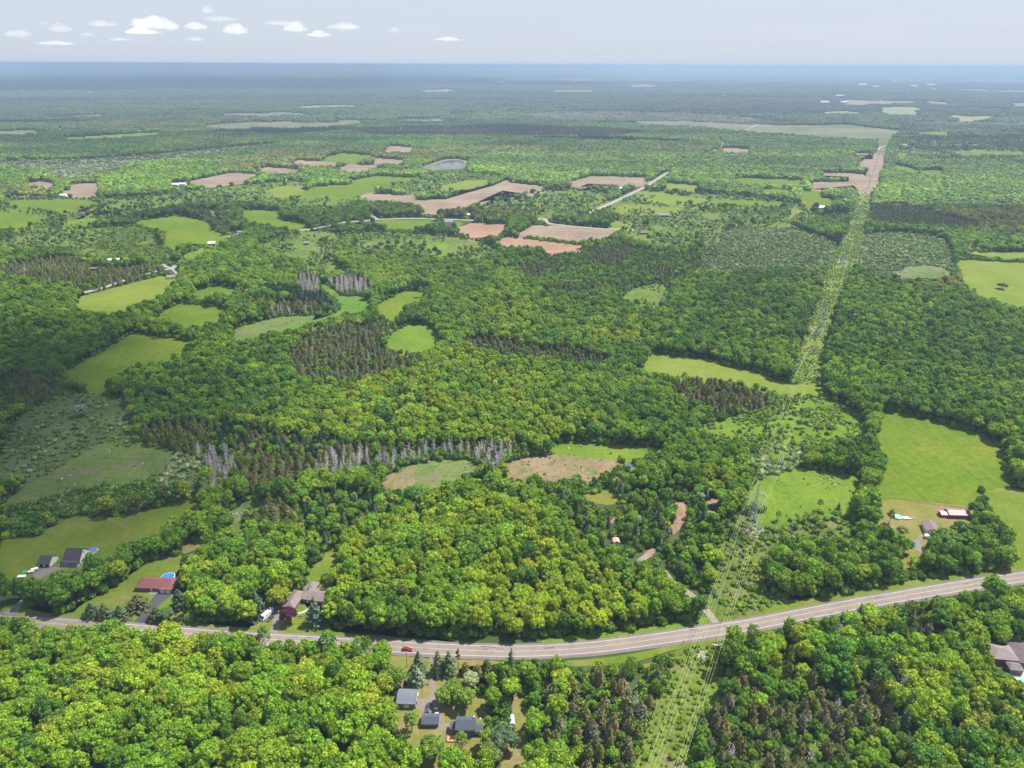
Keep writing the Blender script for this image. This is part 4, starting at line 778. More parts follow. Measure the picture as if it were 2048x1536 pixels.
TRUNK = {'broad': [trunk_mesh('trunk', np.random.default_rng(800 + i), 12, .3) for i in range(3)],
         'spruce': [mesh_from('trunk', [tube([(0, 0, -.3), (0, 0, 13.2)], .24, .05, 6) + (0,)], [M['bark']])],
         'cedar': [mesh_from('trunk', [tube([(0, 0, -.3), (0, 0, 10.5)], .2, .05, 6) + (0,)], [M['bark']])],
         'dead': [mesh_from('trunk', [tube([(0, 0, -.3), (0, 0, 4)], .2, .15, 6) + (0,)], [M['bark']])]}
# patches of canopy for the far woods: one mesh of many rough crowns
def patch(name, seed, W=80, cone=.2):
    rng = np.random.default_rng(seed); parts = []
    for gx in range(9):
        for gy in range(9):
            x = (gx - 4 + rng.uniform(-.45, .45)) * W / 9; y = (gy - 4 + rng.uniform(-.45, .45)) * W / 9
            r = rng.uniform(3.6, 6.0); h = rng.uniform(8, 14)
            if rng.uniform() < cone: v, f = lump = (np.array([(math.cos(i * 1.2566) * r * .7 + x, math.sin(i * 1.2566) * r * .7 + y, 1) for i in range(5)] + [(x, y, h * 1.2)]), [(i, (i + 1) % 5, 5) for i in range(5)])
            else: v, f = ico(1, r, (x, y, h - r), (1, 1, rng.uniform(.9, 1.3)), .2, rng)
            parts.append((v, f, 0))
    return mesh_from(name, parts, [M['leaf']])
PATCH = [patch('canopy', 900 + i, 80, [.1, .3, .15, .5][i]) for i in range(4)]

# ------------------------------------------------------------------ scattering
TINT = {'broad': (.084, .175, .011), 'yellow': (.175, .252, .010), 'dark': (.055, .128, .014), 'lime': (.132, .230, .011), 'olive': (.115, .160, .022), 'browncon': (.112, .110, .042), 'greybrown': (.118, .120, .068),
        'darkcon': (.024, .046, .022), 'spruce': (.055, .100, .040), 'cedar': (.088, .11, .020), 'dead': (.50, .44, .46), 'bush': (.105, .175, .022), 'greybush': (.16, .215, .09), 'pale': (.20, .265, .12), 'rust': (.22, .14, .04)}
# class -> list of (proto, tint, weight, height factor), density keep, extra spacing factor
MIXES = {
 'D': ([('broad', 'broad', 5, 1), ('broad', 'lime', 4, 1), ('broad', 'yellow', 2.0, .95), ('broad', 'dark', 1.6, 1.02), ('broad', 'olive', .6, .95), ('spruce', 'spruce', .15, 1), ('dead', 'dead', .22, 1)], .97),
 'Y': ([('broad', 'broad', 2, 1), ('broad', 'lime', 4, 1), ('broad', 'yellow', 5, .95), ('broad', 'dark', .8, 1.02), ('broad', 'olive', .4, .95)], 1.0),
 'K': ([('broad', 'broad', 5, 1), ('broad', 'dark', 1.3, 1), ('broad', 'lime', 3.5, 1), ('broad', 'olive', .8, 1), ('spruce', 'spruce', .12, 1), ('broad', 'yellow', .5, .95)], 1.0),
 'B': ([('cedar', 'browncon', 4.4, .9), ('cedar', 'greybrown', 2.2, .86), ('spruce', 'browncon', .8, .75), ('broad', 'broad', 1.5, .5), ('broad', 'lime', 1.3, .45), ('dead', 'dead', .15, .8), ('cedar', 'cedar', 2.2, .9)], 1.0),
 'M': ([('cedar', 'browncon', 1.8, .95), ('cedar', 'greybrown', .9, .92), ('broad', 'broad', 2.4, .75), ('broad', 'lime', 2.6, .72), ('cedar', 'cedar', 2.4, 1.0), ('broad', 'olive', .8, .7), ('spruce', 'spruce', .5, .85), ('dead', 'dead', .3, .85)], 1.0),
 'C': ([('spruce', 'darkcon', 5, .95), ('cedar', 'darkcon', 2, 1.1)], 1.0),
 'O': ([('cedar', 'cedar', 5, 1), ('cedar', 'browncon', 1.4, 1), ('broad', 'broad', .9, .7), ('broad', 'lime', .6, .7), ('cedar', 'darkcon', 2.5, 1.05), ('dead', 'dead', .15, .8)], 1.0),
 'G': ([('dead', 'dead', 6, 1.05), ('cedar', 'greybrown', .5, .7), ('bush', 'bush', .8, 1)], .95),
 'X': ([('broad', 'broad', 3, .8), ('broad', 'lime', 2.4, .75), ('spruce', 'spruce', 1.6, .85), ('cedar', 'greybrown', .9, .9), ('cedar', 'cedar', .8, .9), ('broad', 'pale', .4, .7), ('dead', 'dead', .3, .8), ('broad', 'yellow', .7, .7), ('bush', 'lime', 1, 1.3)], .74),
 'T': ([('bush', 'greybush', 4, 1.7), ('broad', 'greybush', 2, .42), ('bush', 'bush', 2, 1.5), ('bush', 'pale', 1, 1.4), ('cedar', 'greybrown', .2, .5)], .7),
 'L': ([('broad', 'lime', 3.4, .48), ('broad', 'broad', 1.6, .55), ('bush', 'lime', 3, 1.3), ('broad', 'greybush', 2.2, .5), ('broad', 'dark', .7, .85), ('broad', 'yellow', 1, .5), ('cedar', 'greybrown', .5, .7), ('bush', 'pale', .9, 1.4)], .5),
 'S': ([('bush', 'bush', 5, 1.3), ('bush', 'greybush', 1.6, 1.2), ('broad', 'broad', 1.1, .5), ('broad', 'lime', .8, .5), ('spruce', 'spruce', .25, .5), ('bush', 'yellow', 1.5, 1.1), ('cedar', 'greybrown', .3, .5)], .62),
 'V': ([('bush', 'lime', 4, .8), ('bush', 'bush', 3, .9), ('bush', 'yellow', 1.5, .7), ('bush', 'greybush', 1, .9)], .42),
 'W': ([('bush', 'greybush', 5, 1.2), ('bush', 'bush', 2.5, 1.2), ('bush', 'pale', .6, 1)], .6),
 'w': ([('bush', 'greybush', 2, .55), ('bush', 'bush', 2, .55)], .06),
 'H': ([('bush', 'dark', 4, 2.4), ('bush', 'bush', 3, 2.2), ('bush', 'greybush', 1.5, 1.9)], 1.0),
 'P': ([('bush', 'pale', 4, 1.7), ('bush', 'greybush', 2, 1.6), ('dead', 'dead', .35, .6)], .7),
 'F': ([], 0.0)}
def class_at(P, h):
    px, py = pix(np.column_stack([P, np.full(len(P), h) if np.isscalar(h) else h]))
    return cls[np.clip((py / 2).astype(int), 0, MH - 1), np.clip((px / 2).astype(int), 0, MW - 1)], px, py
def hexgrid(y0, y1, sp, margin=60, mf=.80):
    rows = int((y1 - y0) / (sp * .866)); out = []
    for j in range(rows):
        y = y0 + j * sp * .866; w = y * mf + margin
        x = np.arange(-w, w, sp) + (sp / 2 if j % 2 else 0)
        out.append(np.column_stack([x, np.full(len(x), y)]))
    P = np.concatenate(out); return P + RNG.uniform(-.33, .33, P.shape) * sp
def vnoise(P, s, seed):
    """cheap smooth value noise 0..1"""
    q = P / s; i = np.floor(q).astype(np.int64); f = q - i; f = f * f * (3 - 2 * f)
    def h(a, b):
        n = (a * 374761393 + b * 668265263 + seed * 974711) & 0xffffffff
        n = ((n ^ (n >> 13)) * 1274126177) & 0xffffffff
        return ((n ^ (n >> 16)) & 0xffff) / 65535.0
    a = h(i[:, 0], i[:, 1]); b = h(i[:, 0] + 1, i[:, 1]); c = h(i[:, 0], i[:, 1] + 1); d = h(i[:, 0] + 1, i[:, 1] + 1)
    return (a * (1 - f[:, 0]) + b * f[:, 0]) * (1 - f[:, 1]) + (c * (1 - f[:, 0]) + d * f[:, 0]) * f[:, 1]

KEEPOUT = []        # (x, y, r) filled by houses and hero trees
def scatter(P, spacing):
    """returns arrays pos, proto name, tint, scale"""
    ok = np.ones(len(P), bool)
    for path, w in ROADPATHS: ok &= ~near_path_mask(P, path, w + spacing * .3)
    for x, y, r in KEEPOUT: ok &= np.hypot(P[:, 0] - x, P[:, 1] - y) > r
    P = P[ok]
    base, bx, by = class_at(P, .2)
    midc, _, _ = class_at(P, 7.0)
    topc, _, _ = class_at(P, 12.0)
    res = []
    isopen = {ord(c) for c in 'SVWwHPFT'}
    n = len(P); u = RNG.uniform(0, 1, n); wv = RNG.uniform(0, 1, n)
    patchn = vnoise(P, 55, 3) * .6 + vnoise(P, 20, 4) * .4
    hn_ = vnoise(P, 60, 9)
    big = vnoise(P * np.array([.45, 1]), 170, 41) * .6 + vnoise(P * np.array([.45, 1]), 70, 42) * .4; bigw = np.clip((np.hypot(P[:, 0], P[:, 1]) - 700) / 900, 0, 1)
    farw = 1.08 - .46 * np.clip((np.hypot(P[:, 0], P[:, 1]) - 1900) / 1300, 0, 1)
    hue = vnoise(P * np.array([.4, 1]), 230, 43)
    for i in range(n):
        b = chr(base[i]); m = chr(midc[i]); t = chr(topc[i])
        low = b in OPENSET or b == 'T'
        c = b if low else m
        if not low and (m == 'F' or t == 'F' or m in 'wVS' or t in 'wVS'): continue
        if b == 'F': continue
        if not low and m in OPENSET: c = 'D'
        mix, dens = MIXES[c]
        if u[i] > dens * (.45 if c == 'T' and spacing > 8 else 1): continue
        if c in 'SV' and patchn[i] < .36: continue
        if c == 'L' and patchn[i] < .34: continue
        if c == 'w' and patchn[i] < .5: continue
        ws = [k[2] for k in mix]
        # neighbours tend to be of a kind: steer the draw by smooth noise
        r = (wv[i] * .42 + patchn[i] * 1.15 - .28) % 1.0 if c in 'DYKMO' else wv[i]
        r *= sum(ws); k = 0
        while r > ws[k] and k < len(ws) - 1: r -= ws[k]; k += 1
        pr, ti, _, hf = mix[k]
        s = hf * (0.80 + .34 * hn_[i] + RNG.triangular(-.26, 0, .30))
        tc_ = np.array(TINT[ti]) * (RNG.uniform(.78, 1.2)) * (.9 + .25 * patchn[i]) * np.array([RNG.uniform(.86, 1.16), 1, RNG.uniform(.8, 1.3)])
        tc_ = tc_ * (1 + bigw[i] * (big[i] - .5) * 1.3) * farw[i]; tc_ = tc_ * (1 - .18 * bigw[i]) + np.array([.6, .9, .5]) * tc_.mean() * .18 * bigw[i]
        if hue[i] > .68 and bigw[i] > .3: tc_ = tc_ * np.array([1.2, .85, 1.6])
        sxy = s * RNG.uniform(.80, 1.18) * (spacing / 7.0 if pr in ('broad',) and spacing > 7 else 1)
        res.append((P[i, 0], P[i, 1], pr, tuple(tc_), sxy, s * RNG.uniform(.9, 1.12), c, ti))
    return res
def bush_extra():
    """dense small bushes in low scrub, marsh and thicket, within reach of the camera"""
    P = hexgrid(190, 1500, 3.4, 30, .78); c, px, py = class_at(P, .3)
    keep = np.isin(c, [ord(k) for k in 'SVWHPTw']); P = P[keep]; c = c[keep]; out = []
    ok = np.ones(len(P), bool)
    for path, w in ROADPATHS: ok &= ~near_path_mask(P, path, w)
    pn = vnoise(P, 16, 21) * .6 + vnoise(P, 6, 22) * .4
    for i in range(len(P)):
        k = chr(c[i])
        if not ok[i]: continue
        th = {'S': .45, 'V': .37, 'W': .56, 'H': .3, 'P': .36, 'T': .40, 'w': .72}[k]
        if pn[i] < th + RNG.uniform(-.12, .12): continue
        ti = {'S': ['bush', 'lime', 'greybush', 'yellow'], 'V': ['lime', 'bush', 'yellow', 'lime'], 'W': ['greybush', 'bush', 'greybush', 'bush'], 'H': ['dark', 'bush', 'bush', 'greybush'],
              'P': ['pale', 'pale', 'greybush', 'bush'], 'T': ['greybush', 'bush', 'greybush', 'pale'], 'w': ['greybush', 'bush', 'dead', 'greybush']}[k][RNG.integers(4)]
        s = {'S': .78, 'V': .6, 'W': .7, 'H': 1.3, 'P': .95, 'T': .95, 'w': .4}[k] * RNG.uniform(.6, 1.3)
        tc_ = np.array(TINT[ti]) * RNG.uniform(.8, 1.2) * np.array([RNG.uniform(.85, 1.15), 1, 1])
        out.append((P[i, 0], P[i, 1], 'bush', tuple(tc_), s, s * RNG.uniform(.8, 1.15), k, ti))
    return out

def edge_growth():
    """leafy low growth where woods meet open ground, and under thin woods"""
    P = hexgrid(190, 1500, 4.2, 30, .78); c, _, _ = class_at(P, .3)
    ok = ~np.isin(c, [ord(k) for k in 'SVWHPTwFL'])
    for path, w in ROADPATHS: ok &= ~near_path_mask(P, path, w + 1.5)
    edge = np.zeros(len(P), bool)
    for dx, dy in ((9, 0), (-9, 0), (0, -9), (0, 9), (0, -16), (6, -6), (-6, -6)):
        c2, _, _ = class_at(P + np.array([dx, dy]), .3); edge |= np.isin(c2, [ord(k) for k in 'SVWPTwFL'])
    for path, w in ROADPATHS: edge |= near_path_mask(P, path, w + 14)
    for x, y, r in KEEPOUT: ok &= np.hypot(P[:, 0] - x, P[:, 1] - y) > r
    c13, _, _ = class_at(P, 4.5); ok &= c13 != ord('F')
    thin = np.isin(c, [ord('B'), ord('M'), ord('X'), ord('O'), ord('G')]) & (RNG.uniform(0, 1, len(P)) < .45)
    P = P[ok & (edge | thin)]; out = []
    for x, y in P:
        ti = ['broad', 'bush', 'lime', 'dark', 'broad'][RNG.integers(5)]; s = RNG.uniform(1.0, 2.1)
        out.append((x, y, 'bush', tuple(np.array(TINT[ti]) * RNG.uniform(.75, 1.1)), s, s * RNG.uniform(.9, 1.4), 'E', ti))
    return out
def proto_collection(name, meshes):
    c = bpy.data.collections.new(name)
    for i, me in enumerate(meshes):
        o = bpy.data.objects.new('%s_%02d' % (name, i), me); c.objects.link(o)
    return c
def gn_scatter(objname, coll, rows, nvar, lab, cat, rot=True, z=0.0):
    """rows: (x, y, tint, sxy, sz); one object that plants the meshes of coll on its points"""
    n = len(rows)
    if n == 0: return
    me = bpy.data.meshes.new(objname)
    co = np.array([(r[0], r[1], z) for r in rows], np.float32)
    me.vertices.add(n); me.vertices.foreach_set('co', co.ravel())
    def attr(nm, typ, arr, key):
        a = me.attributes.new(nm, typ, 'POINT'); a.data.foreach_set(key, np.asarray(arr).ravel())
    attr('tint', 'FLOAT_COLOR', np.array([(*r[2], 1) for r in rows], np.float32), 'color')
    attr('scl', 'FLOAT_VECTOR', np.array([(r[3], r[3], r[4]) for r in rows], np.float32), 'vector')
    rz = RNG.uniform(0, 6.283, n) if rot else RNG.integers(0, 4, n) * math.pi / 2
    attr('rot', 'FLOAT_VECTOR', np.column_stack([RNG.normal(0, .03, n), RNG.normal(0, .03, n), rz]).astype(np.float32), 'vector')
    attr('idx', 'INT', RNG.integers(0, nvar, n).astype(np.int32), 'value')
    o = bpy.data.objects.new(objname, me); COL.objects.link(o)
    ng = bpy.data.node_groups.new(objname, 'GeometryNodeTree')
    ng.interface.new_socket('Geometry', in_out='INPUT', socket_type='NodeSocketGeometry'); ng.interface.new_socket('Geometry', in_out='OUTPUT', socket_type='NodeSocketGeometry')
    gi = ng.nodes.new('NodeGroupInput'); go = ng.nodes.new('NodeGroupOutput')
    ci = ng.nodes.new('GeometryNodeCollectionInfo'); ci.inputs['Collection'].default_value = coll; ci.inputs['Separate Children'].default_value = True; ci.inputs['Reset Children'].default_value = True
    ip = ng.nodes.new('GeometryNodeInstanceOnPoints'); ip.inputs['Pick Instance'].default_value = True
    def na(nm, t):
        a = ng.nodes.new('GeometryNodeInputNamedAttribute'); a.data_type = t; a.inputs[0].default_value = nm; return a.outputs[0]
    L = ng.links.new
    L(gi.outputs[0], ip.inputs['Points']); L(ci.outputs[0], ip.inputs['Instance']); L(na('idx', 'INT'), ip.inputs['Instance Index'])
    L(na('scl', 'FLOAT_VECTOR'), ip.inputs['Scale'])
    L(na('rot', 'FLOAT_VECTOR'), ip.inputs['Rotation'])
    L(ip.outputs[0], go.inputs[0])
    md = o.modifiers.new('plant', 'NODES'); md.node_group = ng
    return tag(o, lab, cat, kind='stuff')
# ------------------------------------------------------------------ buildings
def siding(name, col, step=.25):
    m, nt, b = mat_new(name); t = N(nt, 'ShaderNodeTexCoord'); s = N(nt, 'ShaderNodeSeparateXYZ'); nt.links.new(t.outputs['Object'], s.inputs[0])
    w = N(nt, 'ShaderNodeMath', operation='FRACT'); d = N(nt, 'ShaderNodeMath', operation='DIVIDE'); d.inputs[1].default_value = step
    nt.links.new(s.outputs[2], d.inputs[0]); nt.links.new(d.outputs[0], w.inputs[0])
    c = ramp(nt, w.outputs[0], [(.0, tuple(x * .6 for x in col)), (.14, col), (1, tuple(x * 1.05 for x in col))])
    c = mixc(nt, c, ramp(nt, noise(nt, t.outputs['Object'], .8, 5), [(.3, (.88,) * 3), (.7, (1.05,) * 3)]), 1.0, 'MULTIPLY')
    nt.links.new(c, b.inputs['Base Color']); b.inputs['Roughness'].default_value = .7; return m
def shingles(name, col, ribs=False):
    m, nt, b = mat_new(name); t = N(nt, 'ShaderNodeTexCoord')
    c = ramp(nt, noise(nt, scaled(nt, t.outputs['Object'], (1.2, 3.2, 3.2)), 1.6, 6, .7), [(.3, tuple(x * .8 for x in col)), (.7, tuple(x * 1.15 for x in col))])
    c = mixc(nt, c, ramp(nt, noise(nt, t.outputs['Object'], .35, 4), [(.3, (.85,) * 3), (.7, (1.1,) * 3)]), 1.0, 'MULTIPLY')
    if ribs:
        s = N(nt, 'ShaderNodeSeparateXYZ'); nt.links.new(t.outputs['Object'], s.inputs[0]); w = N(nt, 'ShaderNodeMath', operation='FRACT'); d = N(nt, 'ShaderNodeMath', operation='DIVIDE'); d.inputs[1].default_value = .75
        nt.links.new(s.outputs[0], d.inputs[0]); nt.links.new(d.outputs[0], w.inputs[0]); c = mixc(nt, c, ramp(nt, w.outputs[0], [(0, (.62,) * 3), (.16, (1.0,) * 3), (1, (1.04,) * 3)]), 1.0, 'MULTIPLY')
    nt.links.new(c, b.inputs['Base Color']); b.inputs['Roughness'].default_value = .45 if ribs else .85; return m
MT = {'teal': siding('teal_siding', (.06, .12, .12)), 'white': siding('white_siding', (.62, .62, .60)), 'grey': siding('grey_siding', (.20, .21, .22)), 'red': siding('red_boards', (.30, .05, .055), .4), 'brick': siding('brown_brick', (.16, .11, .09), .12),
      'slate': siding('slate_brick', (.12, .12, .145), .12), 'greenwall': siding('pale_green', (.42, .46, .42)),
      'r_blue': shingles('blue_grey_shingles', (.060, .070, .092)), 'r_metal': shingles('ribbed_metal', (.13, .145, .17), True), 'r_purple': shingles('dark_purple_shingles', (.060, .050, .072)), 'r_taupe': shingles('taupe_shingles', (.165, .132, .125)),
      'r_red': shingles('red_brown_shingles', (.165, .060, .060)), 'r_pink': shingles('pink_tin', (.42, .28, .25), True), 'r_white': shingles('white_tin', (.62, .60, .58), True), 'r_far': shingles('dull_white_tin', (.36, .36, .36)), 'r_brown': shingles('brown_shingles', (.16, .12, .105)), 'r_grey': shingles('grey_shingles', (.19, .18, .19)),
      'trim': plain('white_trim', (.70, .70, .68), .6, .05), 'glass': plain('dark_glass', (.03, .04, .05), .08, .1, spec=.6), 'deck': plain('cedar_deck', (.42, .20, .10), .8, .2, 3), 'greydeck': plain('grey_deck', (.28, .26, .24), .85, .2, 3),
      'door': plain('door_white', (.62, .62, .60), .6, .06), 'dark': plain('dark_paint', (.04, .04, .045), .6, .1), 'poolwall': plain('pool_wall', (.60, .60, .60), .5, .08), 'cover': plain('blue_cover', (.02, .16, .52), .45, .25, 1.2),
      'poolwater': plain('pool_water', (.18, .52, .60), .1, .12, .8, spec=.5), 'tarp': plain('blue_tarp', (.03, .22, .60), .5, .2, 1.5), 'stone': plain('field_stone', (.34, .29, .28), .95, .35, .8), 'wood': plain('weathered_wood', (.22, .17, .13), .9, .25, 3),
      'steel': plain('galvanised_steel', (.33, .36, .40), .5, .1, 1, .35), 'wire': plain('bright_conductor', (.50, .55, .30), .5, .05, 1, .2), 'insul': plain('glass_insulator', (.50, .52, .48), .25, .1, 1)}
def wall_box(parent, x0, x1, y0, y1, h, mat, ridge=None, ends=None, rz=0.0):
    mb = MB(); mb.box(x0, x1, y0, y1, 0, h)
    if ridge == 'x':       # gable ends at x0 and x1
        ym = (y0 + y1) / 2
        for x, w in ((x0, .12), (x1 - .12, .12)):
            mb.add([(x, y0, h + .002), (x, y1, h + .002), (x, ym, h + ends), (x + w, y0, h + .002), (x + w, y1, h + .002), (x + w, ym, h + ends)], [(0, 1, 2), (5, 4, 3), (0, 3, 4, 1), (1, 4, 5, 2), (2, 5, 3, 0)])
    if ridge == 'y':
        xm = (x0 + x1) / 2
        for y, w in ((y0, .12), (y1 - .12, .12)):
            mb.add([(x0, y, h + .002), (x1, y, h + .002), (xm, y, h + ends), (x0, y + w, h + .002), (x1, y + w, h + .002), (xm, y + w, h + ends)], [(2, 1, 0), (3, 4, 5), (1, 4, 3, 0), (2, 5, 4, 1), (0, 3, 5, 2)])
    return mb.build('wall', mat, parent)
def roof(parent, x0, x1, y0, y1, h, rise, mat, axis='x', hip=0.0, over=.45, thick=.14, name='roof'):
    """gable (hip=0) or hipped roof with eaves, as a thin closed shell"""
    X0, X1, Y0, Y1 = x0 - over, x1 + over, y0 - over, y1 + over
    dz = -over * rise / ((y1 - y0) / 2 if axis == 'x' else (x1 - x0) / 2) * .9
    z0 = h + dz + .05; z1 = h + rise + .08
    if axis == 'x':
        ym = (Y0 + Y1) / 2; ra = (X0 + hip, ym); rb = (X1 - hip, ym)
    else:
        xm = (X0 + X1) / 2; ra = (xm, Y0 + hip); rb = (xm, Y1 - hip)
    v = [(X0, Y0), (X1, Y0), (X1, Y1), (X0, Y1)]
    top = [(x, y, z0 + thick) for x, y in v] + [(ra[0], ra[1], z1 + thick), (rb[0], rb[1], z1 + thick)]
    bot = [(x, y, z0) for x, y in v] + [(ra[0], ra[1], z1), (rb[0], rb[1], z1)]
    if axis == 'x': F_ = [(0, 1, 5, 4), (2, 3, 4, 5)] + ([(1, 2, 5), (3, 0, 4)] if hip else [])
    else: F_ = [(1, 2, 5, 4), (3, 0, 4, 5)] + ([(0, 1, 4), (2, 3, 5)] if hip else [])
    Fb = [tuple(6 + i for i in f[::-1]) for f in F_]
    Fs = [(i, 6 + i, 6 + (i + 1) % 4, (i + 1) % 4) for i in range(4)] if hip else []
    if not hip:
        rim = ([(0, 1), (2, 3), (1, 5), (5, 2), (3, 4), (4, 0)] if axis == 'x' else [(1, 2), (3, 0), (2, 5), (5, 3), (0, 4), (4, 1)])
        Fs = [(a, 6 + a, 6 + b, b) for a, b in rim]
    mb = MB(); mb.add(top + bot, F_ + Fb + Fs)
    return mb.build(name, mat, parent)
def window(parent, x, y, z, w, h, face='f', name='window'):
    """framed window on the wall facing -y (f), +x (r), -x (l)"""
    fr = MB(); pn = MB(); t = .09; e = .06
    if face == 'f':
        for a in ((x - w / 2 - t, x - w / 2, z, z + h), (x + w / 2, x + w / 2 + t, z, z + h), (x - w / 2 - t, x + w / 2 + t, z - t, z), (x - w / 2 - t, x + w / 2 + t, z + h, z + h + t)): fr.box(a[0], a[1], y - e, y + .02, a[2], a[3])
        fr.box(x - .03, x + .03, y - e * .8, y + .02, z, z + h)
        pn.box(x - w / 2, x + w / 2, y - e * .45, y + .01, z, z + h)
    else:
        s = 1 if face == 'r' else -1; A, B = sorted((x + s * e, x - s * .02)); A2, B2 = sorted((x + s * e * .45, x - s * .01))
        for a in ((y - w / 2 - t, y - w / 2, z, z + h), (y + w / 2, y + w / 2 + t, z, z + h), (y - w / 2 - t, y + w / 2 + t, z - t, z), (y - w / 2 - t, y + w / 2 + t, z + h, z + h + t)): fr.box(A, B, a[0], a[1], a[2], a[3])
        pn.box(A2, B2, y - w / 2, y + w / 2, z, z + h)
    f = fr.build(name, MT['trim'], parent); pn.build('pane', MT['glass'], f); return f
def slab(parent, name, mat, *b): mb = MB(); mb.box(*b); return mb.build(name, mat, parent)
def house(name, px, rz, lab, cat='house', keep=8, z=0):
    p = at(*px); KEEPOUT.append((p[0], p[1], keep)); e = empty(name, (p[0], p[1], z), rz); return tag(e, lab, cat)

# teal two storey house with wings and orange deck, foreground
h = house('house', (931.5, 1474), R(-1), 'teal sided two storey house with blue grey roof and side wings', keep=9)
wall_box(h, -4.1, 3.9, 0, 6.4, 4.7, MT['teal'], 'x', 1.9); roof(h, -4.1, 3.9, 0, 6.4, 4.7, 1.9, MT['r_blue'])
slab(h, 'wing', MT['grey'], -7.0, -4.102, 1.6, 5.4, 0, 2.9); roof(h, -7.0, -4.5, 1.6, 5.4, 2.9, .7, MT['r_blue'], over=.25, name='wing_roof')
slab(h, 'sunroom', MT['dark'], 3.902, 7.2, .6, 4.6, 0, 2.7); roof(h, 4.3, 7.2, .6, 4.6, 2.7, .8, MT['r_blue'], over=.3, name='sunroom_roof')
for x, z, w, hh in ((-3.2, 3.2, .9, .7), (-.3, 3.2, 1.1, .7), (1.4, 3.0, .7, 1.0), (1.5, .9, .9, .9)): window(h, x, 0, z, w, hh)
window(h, -5.3, 1.6, 1.0, .9, 1.3)
for k in range(3): window(h, 4.5 + k * .95, .6, 1.1, .75, 1.2)
slab(h, 'patio_door', MT['door'], -1.9, -.6, -.06, .001, .1, 2.1)
slab(h, 'chimney', MT['trim'], 3.3, 3.75, 4.4, 4.9, 5, 7.3)
dk = slab(h, 'deck', MT['deck'], -8.2, -3.6, -2.9, -.002, .35, .55)
for x in (-8.1, -3.75):
    for y in (-2.8, -.2): slab(dk, 'post', MT['deck'], x, x + .12, y, y + .12, 0, 1.35)
mb = MB()
for z in (.95, 1.3): mb.box(-7.98, -3.75, -2.8, -2.72, z, z + .05); mb.box(-8.1, -8.02, -2.68, -.2, z, z + .05)
mb.build('railing', MT['deck'], dk)
for x in (-6.8, -5.4): slab(dk, 'chair', MT['dark'], x, x + .6, -1.8, -1.2, .552, 1.2)
dsh = tag(empty('satellite_dish', tuple(at(961, 1452)[:2]) + (4.1,), .3), 'small white satellite dish on the sunroom roof of the teal house', 'satellite dish')
mb = MB(); mb.disc(0, 0, 0, .06, .4, 14); o = mb.build('dish', MT['trim'], dsh); o.rotation_euler = (R(60), 0, 0); o.location = (0, 0, .6)
mb = MB(); mb.bar((0, 0, -.8), (0, 0, .6), .04); mb.build('mast', MT['steel'], dsh)
# detached garage
h = house('garage', (860.5, 1455), 0, 'small detached garage with blue grey roof behind the silver car', 'garage', 6)
wall_box(h, -3.5, 3.5, 0, 5, 2.5, MT['teal'], 'x', 1.4); roof(h, -3.5, 3.5, 0, 5, 2.5, 1.4, MT['r_blue'])
for k in range(3): window(h, -2.2 + k * 2.1, 0, 1.1, .9, .7)
# metal roofed barn
h = house('barn', (813, 1417), R(-2), 'grey metal roofed barn with white end wall beside the gravel yard', 'barn', 8)
wall_box(h, -4.3, 4.3, 0, 8, 3.2, MT['grey'], 'x', 1.9); roof(h, -4.3, 4.3, 0, 8, 3.2, 1.9, MT['r_metal'], over=.35)
slab(h, 'end_panel', MT['trim'], 4.302, 4.38, .1, 7.9, 0, 3.15); slab(h, 'door', MT['door'], -1.2, 1.2, -.08, -.002, 0, 2.4)
for y in (2.2, 5.6): slab(h, 'side_door', MT['dark'], 4.382, 4.45, y - 1, y + 1, 0, 2.3)
# pale blue shed
h = house('shed', (1025, 1455), R(6), 'narrow pale blue roofed shed beside the lane of grass', 'shed', 4)
wall_box(h, -.95, .95, 0, 4.6, 2.2, MT['white'], 'y', .45); roof(h, -.95, .95, 0, 4.6, 2.2, .45, plain('pale_blue_tin', (.34, .44, .58), .5), 'y', over=.15)
slab(h, 'door', MT['dark'], -.4, .4, -.06, -.002, 0, 1.9)
# fieldstone heap south of the house
rng = np.random.default_rng(5)
st = house('stone_pile', (897, 1517), 0, 'heap of grey field stones on dry grass below the teal house', 'stone pile', 5)
for k in range(26):
    a = rng.uniform(0, 6.28); q = rng.uniform(0, 1) ** .5 * 3.4; r = rng.uniform(.3, .75)
    v, f = ico(1, r, (math.cos(a) * q * 1.3, math.sin(a) * q * .8, r * .4), (1, 1, .7), .25, rng); mb = MB(); mb.add(v, f); mb.build('stone', MT['stone'], st)
# taupe roofed L shaped bungalow
h = house('bungalow', (627, 1208), R(-11), 'L shaped bungalow with taupe roof behind the purple leaved tree', 'house', 13)
wall_box(h, -8.5, 8.5, 0, 9, 2.8, MT['brick']); roof(h, -8.5, 8.5, 0, 9, 2.8, 1.9, MT['r_taupe'], hip=3.6)
slab(h, 'garage_wing', MT['brick'], -14.2, -7.2, -7.5, 5.4, 0, 2.7); roof(h, -14.2, -7.2, -7.5, 5.4, 2.7, 1.6, MT['r_taupe'], 'y', hip=2.6, name='wing_roof')
slab(h, 'rear_wing', MT['brick'], -9.2, -3.0, 9.002, 14, 0, 2.7); roof(h, -9.2, -3.0, 7.6, 14, 2.7, 1.5, MT['r_taupe'], 'y', hip=2.4, name='rear_roof')
slab(h, 'chimney', MT['brick'], -5.4, -4.7, 5.2, 5.9, 4.3, 6.0)
for x in (-5, -1.8, 2.2, 5.6): window(h, x, 0, 1.0, 1.5, 1.2)
slab(h, 'door', MT['door'], -3.8, -2.8, -.06, -.002, 0, 2.1)
